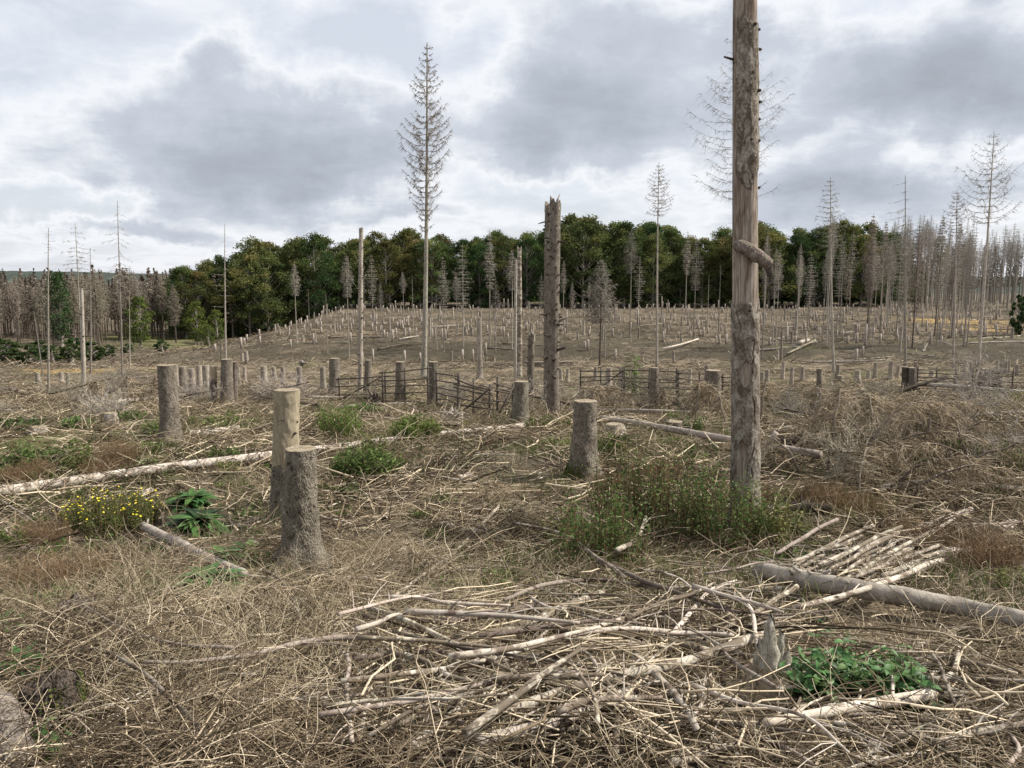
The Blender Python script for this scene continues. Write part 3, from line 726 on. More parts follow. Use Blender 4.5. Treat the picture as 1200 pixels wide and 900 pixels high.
# ------------------------------------------------------------------ big patchy snag
def build_big_snag():
    base = G(870, 622); Y = base[1]; H = topz(Y, -330) - base[2]
    rb = 15.3 * mpp(base); rt = rb * .74
    hrow = lambda row: topz(Y, row) - base[2]
    h28, h240, h355, h290 = hrow(28), hrow(240), hrow(355), hrow(300)
    lean_x = (xcol(876, Y, base[2] + hrow(0)) - base[0]) / hrow(0)
    def barkmask(TH, HH):
        # theta: 0 = right (+X), -pi/2 = towards the camera
        n = fbm(TH / (2 * math.pi) * 7, HH * 2.0, 2, 4, .55, 7) - .5
        n2 = fbm(TH / (2 * math.pi) * 13, HH * 4.0, 6, 3, .55, 13) - .5
        s = ((TH + math.pi / 2 + math.pi) % (2 * math.pi)) - math.pi          # 0 facing camera, + right
        low = h355 + .30 * n + .22 * n2 - HH
        up = np.minimum(HH - (h240 + .16 + .28 * np.abs(s - .05) ** 1.2 * 1.0 + .5 * n + .2 * n2), h28 + .25 * n2 - HH)
        strip = (s + 1.05 + .9 * n + .5 * n2)                                          # bare strip along the left
        up = np.minimum(up, strip * .5)
        m = np.maximum(low, up)
        patch = ((s + .35 + n * .6) / .38) ** 2 + ((HH - hrow(437)) / .17) ** 2
        m = np.where(patch < 1, -.1, m)
        patch2 = ((s + .5 + n * .8) / .42) ** 2 + ((HH - hrow(548)) / .42) ** 2
        m = np.where(patch2 < 1, -.1, m)
        top2 = h28 + 1.2 + .3 * n
        m = np.maximum(m, HH - top2)
        return m, s, n, n2
    def disp(TH, HH):
        m, s, n, n2 = barkmask(TH, HH)
        b = sst(-.012, .012, m)
        n3 = fbm(TH / (2 * math.pi) * 40, HH * 22, 5, 2, .5, 40) - .5
        lift = .016 * b + b * (.016 * n + .024 * n2 + .010 * n3)
        crack_s = .28 + .10 * np.sin(HH * 5) + .5 * n + .35 * n2
        ck = np.exp(-((s - crack_s) / (.025 + .07 * sst(.4, .7, n + .5))) ** 2) * sst(-.16, .02, n2) * b * (HH < h355) * (HH > .8)
        return lift - .02 * ck
    V, q, ring, TH, HH = stem(H, lambda t: rb + (rt - rb) * t, 560, 110, .35, 4, .012, 2, (lean_x, 0), .5, 1, .3, disp)
    m, s, n, n2 = barkmask(TH, HH)
    b = sst(-.012, .012, m)
    crack_s = .28 + .10 * np.sin(HH * 5) + .5 * n + .35 * n2
    ck = np.exp(-((s - crack_s) / (.02 + .07 * sst(.4, .7, n + .5))) ** 2) * sst(-.16, .02, n2) * b * (HH < h355) * (HH > .8)
    edge = np.exp(-((m + .012) / .016) ** 2) * .55
    o = thing('standing_snag', 'thick dead spruce trunk with peeling bark patches and a broken limb, rising from the shrubs', 'snag', base)
    me = make_mesh('snag_trunk', V, [q], MATS['snag'], True, {'bark': b.ravel(), 'crack': np.clip(ck + edge, 0, 1).ravel()})
    link('trunk', me, o)
    # broken limb hanging across the front
    z0 = hrow(297); r_ = rb * .8
    lx = lean_x * z0
    P = np.array([lx, .02, 0]) + catmull([[-.14, -.10, z0 + .10], [-.10, -.2, z0 + .085], [.02, -.245, z0 + .01], [.16, -.25, z0 - .08], [.255, -.23, z0 - .145]], 16)
    rad = np.interp(np.linspace(0, 1, 16), [0, .1, .5, 1], [.05, .084, .088, .074]) * (1 + .06 * np.sin(np.arange(16) * 2.1))
    V1, F1 = tubes(P[None], rad[None], 20)
    V2, F2 = tubes(P[None][:, 5:], (rad * .72)[None][:, 5:], 20)
    V1 = V1 + (vnoise(V1[:, 0] * 30, V1[:, 2] * 30 + V1[:, 1] * 20, 2) - .5)[:, None] * .014
    lim = link('broken_limb', make_mesh('limb', V1, F1, MATS['spruce_bark']), o, label='hollow broken limb of grey bark')
    V2[-20:] += np.array([.012, 0, -.01])
    link('hollow', make_mesh('limb_hollow', V2, [F2[0]], MATS['dark_bark']), lim)
    # flap of dark bark hanging from the limb's end
    fl = []
    for i in range(7):
        t = i / 6
        fl.append([lx + .245 + .02 * t, -.24 + .01 * math.sin(i), z0 - .17 - .15 * t])
    V3, F3 = tubes(np.array(fl)[None], np.array([.05, .052, .05, .044, .04, .03, .012])[None], 8, True)
    V3[:, 1] = -.23 + (V3[:, 1] + .23) * .35
    link('bark_flap', make_mesh('bark_flap', V3, F3, MATS['dark_bark']), lim)
    rr = np.random.default_rng(4)
    rows = [(33, .35), (36, 1.3), (72, -1.45), (75, -1.4), (88, .2), (108, .9), (165, .1), (168, .95), (200, .7), (222, 1.3), (210, .2), (170, -.4), (120, 1.4), (140, 1.2), (58, 1.35), (186, .5), (365, .1), (362, 1.1), (402, 1.35), (420, 1.4), (465, 1.2)]
    for row, s in rows:
        th = s - math.pi / 2; z = hrow(row); t = z / H; r2 = rb + (rt - rb) * t
        L = .16 if row in (72,) else rr.uniform(.012, .04)
        d = np.array([math.cos(th), math.sin(th), rr.uniform(-.25, .35)])
        p0 = np.array([math.cos(th) * r2 * .7 + lean_x * z, math.sin(th) * r2 * .7, z])
        P = np.stack([p0, p0 + d * (r2 * .28 + L * .5), p0 + d * (r2 * .28 + L)])
        V, F = tubes(P[None], np.array([[.026, .02, .014]]) * rr.uniform(.7, 1.1), 7, True)
        link('branch_stub', make_mesh('stub', V, F, MATS['dark_bark'], False), o)
build_big_snag()

# ------------------------------------------------------------------ generic snags and stumps
def snag(px, by, ty, wpx, label, wtop=.9, lean_px=0, nz=60, nth=20, mat='spruce_bark', jag=.5, stubs=0, name='snag', splinters=0, flare=.35, seed=None, bark_from=None):
    seed = int(px) % 97 if seed is None else seed
    base = G(px, by); Y = base[1]; H = topz(Y, ty) - base[2]; rb = .5 * wpx * mpp(base)
    lean = (xcol(px + lean_px, Y, base[2] + H) - base[0]) / H
    V, q, ring, TH, HH = stem(H, lambda t: rb * (1 - (1 - wtop) * t), nz, nth, flare, 4, .09, seed, (lean, 0), jag)
    o = thing(name, label, 'snag' if H > 2.2 else 'stump', base)
    link('trunk', make_mesh('trunk', V, [q], MATS[mat]), o)
    Vd, Fd = disc(V[ring], 0, 3, .02, seed)
    link('broken_top' if jag > .1 else 'cut_face', make_mesh('top', Vd, Fd, MATS['cut_face'] if jag <= .1 else MATS['branch_dark'], False), o)
    r = np.random.default_rng(seed)
    for i in range(stubs):
        z = H * r.uniform(.12, .98); th = r.uniform(-math.pi, 0) if r.random() < .75 else r.uniform(0, math.pi); rr = rb * (1 - (1 - wtop) * z / H)
        L = r.uniform(.02, .09) if r.random() < .9 else .3
        c = np.array([lean * z + .004 * H * math.sin(3 * z / H + seed), 0, z]); d = np.array([math.cos(th), math.sin(th), r.uniform(-.2, .4)])
        V, F = tubes(np.stack([c + d * rr * .75, c + d * (rr + L * .6), c + d * (rr + L)])[None], np.array([[.034, .026, .016]]) * r.uniform(.6, 1.2), 6, True)
        link('branch_stub', make_mesh('stub', V, F, MATS['dark_bark'], False), o)
    for i in range(splinters):
        th = r.uniform(0, 6.28); rr = rb * wtop * .8
        p0 = np.array([lean * H + .004 * H * math.sin(3 + seed) + rr * math.cos(th), rr * math.sin(th), H - .15]); L = r.uniform(.2, .5)
        V, F = tubes(np.stack([p0, p0 + [r.normal(0, .02), 0, L * .6], p0 + [r.normal(0, .04), 0, L]])[None], np.array([[.05, .03, .004]]), 5)
        link('splinter', make_mesh('splinter', V, F, MATS['log_grey'], False), o)
    return o
snag(648, 488, 240, 14.5, 'tall broken snag studded with dark knots and a splintered top, between the fence sections', .86, 3, 90, 28, 'spruce_bark', .5, 85, 'broken_snag', 4, .5)
snag(641, 474, 243, 9, 'slimmer broken snag standing close behind the knotty tall snag', .8, 2, 60, 18, 'spruce_bark', .4, 24, 'broken_snag', 3)
snag(608, 450, 294, 6.5, 'pale barkless pole with a split pointed top behind the mid clearing', .75, 1, 40, 14, 'branch_pale', .6, 3, 'barkless_pole', 2)
snag(604, 446, 305, 4, 'thin grey pole touching the pale barkless pole', .7, 1, 20, 8, 'log_grey', .2, 3, 'barkless_pole')
snag(421, 462, 268, 6, 'tall straight snag with a few broken twigs at its flat top', .8, 3, 60, 14, 'far_bark', .15, 30, 'broken_snag', 0)
snag(621, 466, 396, 9, 'short snag with a torn dark top in front of the pale pole', .85, 2, 40, 16, 'spruce_bark', .5, 14, 'broken_snag', 3)
snag(562, 444, 373, 6.5, 'slim half height snag left of the pale pole', .85, 0, 30, 12, 'far_bark', .1, 8, 'broken_snag')
snag(98, 462, 340, 5, 'thick peeled short snag among the left brushwood', .75, -2, 40, 14, 'log_grey', .3, 10, 'broken_snag')
# twigs at the top of the flat topped snag
def near_stump(px, by, ty, wtop, label, lean_px=0, flare=.5, widen=1.2, nz=70, nth=48, mat='spruce_bark', debark=None, lobes=4, seed=1, moss=False):
    base = G(px, by); Y = base[1]; H = topz(Y, ty) - base[2]; rt = .5 * wtop * mpp(base)
    lean = (xcol(px + lean_px, Y, base[2] + H) - base[0]) / H
    fine = lambda TH, HH: .012 * (fbm(TH / (2 * math.pi) * 11, HH * 5, seed + 4, 3, .6, 11) - .5) * 2 + .008 * (fbm(TH / (2 * math.pi) * 34, HH * 22, seed, 2, .5, 34) - .5) * 2
    V, q, ring, TH, HH = stem(H, lambda t: rt * (widen - (widen - 1) * t ** .6), nz, nth, flare, lobes, .08, seed, (lean, 0), 0, 1, .25, fine)
    o = thing('tree_stump', label, 'stump', base)
    if debark is None:
        link('trunk', make_mesh('trunk', V, [q], MATS[mat]), o)
    else:
        hd = topz(Y, debark) - base[2]
        cut = hd + .25 * (fbm(TH / (2 * math.pi) * 6, HH * 0, 3, 3, .6, 6) - .5)
        hq = (HH - cut)[:-1].ravel()
        link('lower_trunk', make_mesh('lower_trunk', V, [q[hq < 0]], MATS[mat]), o)
        r2 = V.copy(); cx = lean * HH.ravel() + .004 * H * np.sin(np.clip(HH.ravel() / H, 0, 1) * 3 + seed)
        r2[:, 0] = cx + (r2[:, 0] - cx) * .965; r2[:, 1] *= .965
        keep = (HH - cut + .12)[:-1].ravel() >= 0
        link('debarked_top', make_mesh('debarked_top', r2, [q[keep]], MATS['pale_wood']), o, label='pale barkless upper half')
        V = r2
    rk = np.random.default_rng(seed + 50)
    for i in range(7 if H > .8 and rt > .1 else 0):
        z = H * rk.uniform(.15, .9); th = rk.uniform(-math.pi, 0); r_k = rt * (widen - (widen - 1) * (z / H) ** .6)
        d = np.array([math.cos(th), math.sin(th), rk.uniform(-.1, .4)]); ck = np.array([lean * z + .004 * H * math.sin(3 * z / H + seed), 0, z]); L = rk.uniform(.01, .035)
        link('branch_stub', make_mesh('stub', *tubes(np.stack([ck + d * r_k * .8, ck + d * (r_k + L * .6), ck + d * (r_k + L)])[None], np.array([[.024, .019, .012]]) * rk.uniform(.6, 1.1), 6, True), MATS['dark_bark'], False), o)
    Vd, Fd = disc(V[ring], .004, 5, .004, seed)
    c = Vd.mean(0)
    link('cut_face', make_mesh('cut_face', Vd - c, Fd, MATS['cut_face'], False), o, tuple(c))
    if moss:
        rr = np.random.default_rng(seed); n = 900
        th = rr.normal(math.pi * 1.15, .6, n); h = np.abs(rr.normal(0, .13, n)); rad = rt * widen * (1 + flare * np.exp(-h / .16) * (.75 + .55 * np.cos(lobes * th + seed)) + .35 * flare)
        C = np.stack([rad * np.cos(th), rad * np.sin(th), h], -1)
        Vm, Fm = leaf_quads(C, .035, rr, 1)
        link('moss', make_mesh('moss', Vm, Fm, MATS['moss'], False, {'tint': np.repeat(rr.random(n), 4)}), o)
    return o
near_stump(352, 664, 526, 34, 'tall bark covered stump with flaring roots, in front of the pale topped stump', 1, 1.0, 1.15, 120, 72, seed=2)
near_stump(333, 606, 457, 29, 'tall stump with a barkless yellow upper half behind the bark covered stump', 4, .15, 1.12, 100, 60, debark=545, seed=3)
near_stump(684, 560, 470, 26, 'upright grey stump with moss on its foot, left of the leafy shrubs', 2, .5, 1.2, 80, 48, seed=5, moss=True)
near_stump(609, 499, 447, 16, 'squat grey stump with a broad foot beside the knotty tall snag', 2, .45, 1.3, 60, 40, seed=6)
near_stump(200, 517, 428, 19, 'tall leaning stump left of the clustered stumps, on the grassy strip', -5, .4, 1.25, 70, 44, seed=7)
near_stump(266, 475, 421, 13, 'thickest stump of the cluster with the comb branched spruce behind it', 0, .35, 1.2, 50, 32, seed=8)
near_stump(250, 473, 429, 8, 'thin stump with a pale barkless top at the edge of the stump cluster', 0, .2, 1.1, 40, 24, debark=445, seed=9)
near_stump(275, 476, 424, 7, 'thin stump leaning against the thickest stump of the cluster', 0, .2, 1.1, 40, 24, seed=10)
near_stump(392, 466, 420, 12, 'grey stump left of the fence, behind a grey lying log', 0, .25, 1.1, 40, 28, debark=None, seed=11)
near_stump(469, 474, 424, 11, 'stump standing in the middle of the first hurdle fence section', 0, .3, 1.1, 40, 28, seed=12)
near_stump(508, 476, 424, 11, 'stump with a split base between two hurdle fence sections', 0, .3, 1.1, 40, 28, seed=13)
near_stump(430, 464, 422, 8, 'slim stump in front of the fence next to a torn root', 2, .25, 1.1, 40, 24, seed=14)
near_stump(767, 482, 431, 10, 'slim stump directly in front of the long hurdle fence', 0, .3, 1.15, 40, 24, seed=15)
near_stump(836, 482, 434, 17, 'wide pale stump between the long hurdle fence and the thick patchy trunk', 0, .15, 1.05, 40, 32, seed=16)
near_stump(790, 506, 494, 15, 'low flat cut stump beside the long thin log', 0, .5, 1.1, 24, 28, seed=17)
near_stump(720, 508, 497, 17, 'low grey cut stump lying just above the long thin log', 0, .6, 1.2, 24, 28, mat='log_grey', seed=18)
near_stump(45, 507, 500, 14, 'very low weathered stump among the green patches on the left', 0, .5, 1.2, 20, 24, mat='log_grey', seed=19)
near_stump(130, 497, 484, 12, 'low broken stump beside the brushwood on the left', 0, .5, 1.2, 20, 24, mat='log_grey', seed=20)
near_stump(1069, 458, 431, 8, 'grey stump at the end of the right hurdle fence', 0, .2, 1.1, 30, 24, seed=21)
near_stump(1061, 457, 430, 7, 'dark stump paired with the grey stump at the right fence end', 0, .2, 1.1, 30, 24, 'dark_bark', seed=22)
near_stump(1150, 458, 432, 11, 'thick stump inside the right hurdle fence', 0, .25, 1.1, 30, 24, seed=23)
near_stump(1168, 457, 441, 10, 'squat dark stump behind the raised dark log at the right fence', 0, .3, 1.1, 30, 24, 'dark_bark', seed=24)
near_stump(960, 460, 432, 6, 'pale sided slim stump in the brushwood right of the patchy trunk', 0, .3, 1.1, 30, 20, seed=25)

# middle distance and far stumps: shared meshes
def stump_variant(seed, tall_=1.3, r_=.16, nz=10, nth=12):
    V, q, ring, *_ = stem(tall_, lambda t: r_ * (1.12 - .12 * t), nz, nth, .3, 3, .05, seed, (np.random.default_rng(seed).normal(0, .03), 0))
    Vd, Fd = disc(V[ring], .003, 2, .004, seed)
    n0 = len(V)
    W = np.concatenate([V, Vd])
    F4 = np.concatenate([q, Fd[0] + n0]); F3 = Fd[1] + n0
    mi = np.concatenate([np.zeros(len(q)), np.ones(len(Fd[0]) + len(F3))])
    return make_mesh('stump', W, [F4, F3], [MATS['far_bark'], MATS['cut_face']], True, None, mi)
STV = [stump_variant(200 + i) for i in range(6)]
for i, (px, by, ty, w) in enumerate(((206,458,427,7),(214,456,430,8),(226,460,432,7),(234,456,428,6),(243,457,428,8),(310,452,429,7),(332,455,430,5),(351,456,430,6),(280,450,430,4),(287,448,430,4),(379,455,430,6),(45,450,437,5),(72,447,436,5),(80,455,437,4),(322,446,430,5))):
    p = G(px, by); H = topz(p[1], ty) - p[2]; k = w * mpp(p) / .32
    thing('tree_stump', 'grey stump in the row between the clustered stumps and the stump hill', 'stump', p, (0, 0, i * 1.1), (k, k, H / 1.3), 'stumps left of the fence', STV[i % 6])
for i, (px, by, ty, w) in enumerate(((713,458,431,7),(727,453,430,5),(745,466,433,6),(665,448,432,4),(657,446,433,4),(698,444,430,4),(808,449,432,4),(828,446,428,5),(899,456,433,5),(917,444,424,4),(927,452,430,4),(940,446,430,4),(981,444,427,4),(1005,448,434,6),(1018,444,433,4),(1025,442,425,4),(1043,444,423,5),(1052,442,428,4),(1072,444,424,4),(1130,442,422,3),(1137,443,424,4),(1168,436,422,3),(1172,437,424,3),(1177,438,422,5),(1181,437,422,4),(1192,440,427,4),(985,446,440,6),(1060,440,425,4),(1091,442,434,5),(870,448,434,5),(893,446,436,5))):
    p = G(px, by); H = topz(p[1], ty) - p[2]; k = w * mpp(p) / .32
    thing('tree_stump', 'grey stump standing behind or beside the long hurdle fences', 'stump', p, (0, 0, i * 1.1), (k, k, H / 1.3), 'stumps around the hurdle fences', STV[i % 6])
r2 = np.random.default_rng(17)
placed = 0; pts = []
rest = []
while placed < 900:
    Y = 66 + 125 * r2.random() ** .8; X = r2.uniform(-.60, .78) * Y
    if X < (-20 - .15 * Y): continue
    px = 600 + X / Y * FPX
    if px < 215 or px > 1230: continue
    if 70 < Y < 80 and r2.random() < .75: continue
    if any((X - a) ** 2 + (Y - b) ** 2 < .8 for a, b in pts): continue
    pts.append((X, Y)); p = on(X, Y)
    H = r2.uniform(.7, 1.35) * (r2.uniform(1.4, 2.6) if r2.random() < .09 else 1)
    k = r2.uniform(.6, .95)
    if placed < 225:
        thing('hillside_stump', 'short grey cut stump standing on the far cleared hillside', 'stump', p, (r2.normal(0, .03), r2.normal(0, .03), r2.uniform(0, 6.28)), (k, k, H / 1.3), 'stumps on the far hillside', STV[placed % 6])
    else:
        rest.append((p, H, k))
    placed += 1
def rest_stumps():
    P = np.array([[p - [0, 0, .2], p + [0, 0, H * .5], p + [0, 0, H]] for p, H, k in rest]); Rr = np.array([[.17 * k, .155 * k, .15 * k] for p, H, k in rest])
    V, F = tubes(P, Rr, 6, True)
    link('distant_stumps', make_mesh('distant_stumps', V, F, MATS['far_bark']), kind='stuff', label='remaining small grey stumps scattered over the far hillside', category='stumps')
rest_stumps()

# ------------------------------------------------------------------ lying logs and branches
def lying(name, label, cat, pts3, rad, mat, S=10, n=26, stubs=0, rough=.025, seed=0, group=None, cut=True, twigs_=0):
    """log or branch along 3D points; rad list of radii"""
    P = catmull(pts3, n); rr = np.interp(np.linspace(0, 1, n), np.linspace(0, 1, len(rad)), rad)
    r = np.random.default_rng(seed + 1000)
    rr = rr * (1 + r.normal(0, rough, n))
    kn = r.normal(0, 1, (max(4, n // 3), 3)) * (.35 if rr.mean() < .03 else .12) * rr.mean()
    P = P + np.stack([np.interp(np.linspace(0, 1, n), np.linspace(0, 1, len(kn)), kn[:, c_]) for c_ in range(3)], -1) * np.array([1, 1, .4])
    o0 = P[0].copy()
    parts = [tubes((P - o0)[None], rr[None], S, True)]
    for i in range(stubs):
        u = r.integers(1, n - 1); d = nrm(r.normal(0, 1, 3)); d[2] = abs(d[2]) * .7; L = rr[u] * r.uniform(1.2, 3.5)
        parts.append(tubes(np.stack([P[u] - o0, P[u] - o0 + d * L * .6, P[u] - o0 + d * L])[None], np.array([[.34, .27, .16]]) * rr[u], 5, True))
    for i in range(twigs_):
        u = r.integers(2, n - 1); t = nrm(P[min(u + 1, n - 1)] - P[u - 1]); d = nrm(t * 1.1 + r.normal(0, .6, 3)); d[2] = abs(d[2]) * .25
        L = r.uniform(.12, .5)
        parts.append(tubes(np.stack([P[u] - o0, P[u] - o0 + d * L * .5 + [0, 0, .02], P[u] - o0 + d * L])[None], np.array([[.3, .22, .1]]) * rr[u] + .001, 4))
    V, F = merge(parts)
    me = make_mesh(name, V, F, MATS[mat])
    return thing(name, label, cat, o0, group=group, data=me)
def px_line(pts, wpx, lift=0.0, conf=False):
    """pixel points on the ground -> 3D points and radii; the run between is straightened in height"""
    w = np.interp(np.linspace(0, 1, len(pts)), np.linspace(0, 1, len(wpx)), wpx)
    out = []; rad = []
    for i, (a, b) in enumerate(pts):
        p = G(a, b); r = .5 * w[i] * mpp(p); l = lift[i] if hasattr(lift, '__len__') else lift
        p[2] += r * .75 + l; out.append(p); rad.append(r)
    return out, rad
def log(name, label, pts, wpx, mat, lift=0.0, **kw):
    p, r = px_line(pts, wpx, lift); return lying(name, label, 'log' if 'log' in name else 'branch', p, r, mat, **kw)
log('fallen_log', 'long whitish peeled log with dark scars running behind both tall front stumps', [(-14,588),(90,572),(200,556),(320,541),(370,534),(480,519),(615,503)], [13,12,10.5,9,7,5.5], 'peeled_log', .06, S=18, n=60, stubs=16, seed=1)
log('fallen_log', 'short smooth grey log beside the broad leaved plants', [(167,627),(205,647),(245,668),(286,686)], [10,12,12,11], 'log_grey', .09, S=16, n=30, stubs=3, seed=2)
log('fallen_log', 'long thin grey log passing behind the thick patchy trunk', [(705,497),(790,512),(880,529),(962,543)], [7,8,9,10], 'log_grey', .10, S=14, n=40, stubs=14, seed=3)
log('fallen_log', 'thick weathered grey log sloping across the right foreground', [(890,690),(965,706),(1050,722),(1130,736),(1225,756)], [20,22,22,21,21], 'log_grey', .12, S=22, n=60, stubs=6, seed=4)
log('fallen_log', 'pale peeled log resting on the heap of pale sticks', [(1000,652),(1060,632),(1138,604)], [9,9,8], 'branch_grey', .04, S=14, n=30, stubs=5, seed=5)
log('fallen_log', 'pale thin log lying below the right hurdle fence', [(1075,458),(1120,461),(1160,465),(1210,470)], [4.5,5,5,5], 'branch_pale', .25, S=10, n=24, stubs=8, seed=6)
log('raised_log', 'dark log propped up at an angle in front of the right hurdle fence', [(1048,461),(1110,459)], [4,5], 'dark_bark', [0, .62], S=10, n=16, stubs=3, seed=7)
log('fallen_log', 'whitish log behind the arching brushwood at the right', [(1035,495),(1100,494),(1150,492),(1215,489)], [5,6,6,5], 'peeled_log', .1, S=10, n=24, stubs=5, seed=8)
log('fallen_log', 'thin log lying along the foot of the long hurdle fence', [(690,486),(760,487),(830,490)], [4,4,4], 'log_grey', .1, S=10, n=20, stubs=6, seed=9)
log('fallen_log', 'pale log lying behind the low flat cut stump', [(690,493),(745,494),(790,498)], [4,5,5], 'branch_pale', .04, S=10, n=20, stubs=4, seed=31)
log('fallen_log', 'dark rotten log right of the leafy shrubs', [(888,606),(930,602),(975,603)], [13,14,12], 'dark_bark', .03, S=14, n=20, stubs=4, seed=10)
log('fallen_log', 'whitish log on the grassy strip right of the leaning stump', [(222,514),(250,511),(280,506)], [9,8,7], 'peeled_log', .04, S=12, n=18, stubs=4, seed=11)
log('fallen_log', 'pale log lying in the left brushwood before the row of stumps', [(135,475),(160,472),(196,470)], [5,5,4], 'branch_pale', .05, S=10, n=18, stubs=4, seed=12)
log('fallen_log', 'grey log lying in front of the stump left of the fence', [(345,468),(390,469),(432,470)], [3.4,3.4,3.4], 'log_grey', .06, S=10, n=18, stubs=3, seed=13)
log('fallen_log', 'grey log half hidden by the torn root by the fence', [(395,479),(430,477),(482,476)], [4,4,4], 'log_grey', .03, S=10, n=18, stubs=3, seed=14)
log('fallen_log', 'grey log lying among green patches at the left edge', [(-8,497),(40,494),(100,493)], [3,3,3], 'log_grey', .03, S=10, n=18, stubs=2, seed=15)
log('fallen_log', 'short weathered log below the yellow flowers', [(50,668),(90,664),(125,656)], [13,12,8], 'log_grey', .0, S=12, n=18, stubs=3, seed=16)
log('fallen_log', 'thin dark stick at the left edge below the flowers', [(5,655),(30,657),(60,659)], [6,6,5], 'dark_bark', .02, S=9, n=14, stubs=2, seed=17)
log('leaning_branch', 'pale branch leaning up behind the thick patchy trunk', [(885,548),(908,548)], [9,6], 'branch_pale', [.0, .62], S=10, n=16, stubs=3, seed=18)
log('fallen_branch', 'forked pale branch below the arching brushwood', [(1030,620),(1052,606),(1082,588)], [6,5,4], 'branch_grey', .03, S=9, n=16, stubs=4, seed=19)
log('fallen_log', 'fallen log with a pale broken side at the right edge', [(1090,660),(1112,655),(1135,652)], [13,15,9], 'peeled_log', .02, S=12, n=16, stubs=1, seed=20)
log('fallen_log', 'grey log partly under dry stalks at the right edge', [(1020,578),(1090,572),(1205,580)], [8,10,10], 'log_grey', .02, S=12, n=24, stubs=5, seed=21)
log('fallen_log', 'bark covered log end in the lower left corner', [(-22,852),(5,868),(20,925)], [42,42,42], 'spruce_bark', .06, S=20, n=24, stubs=0, seed=22)
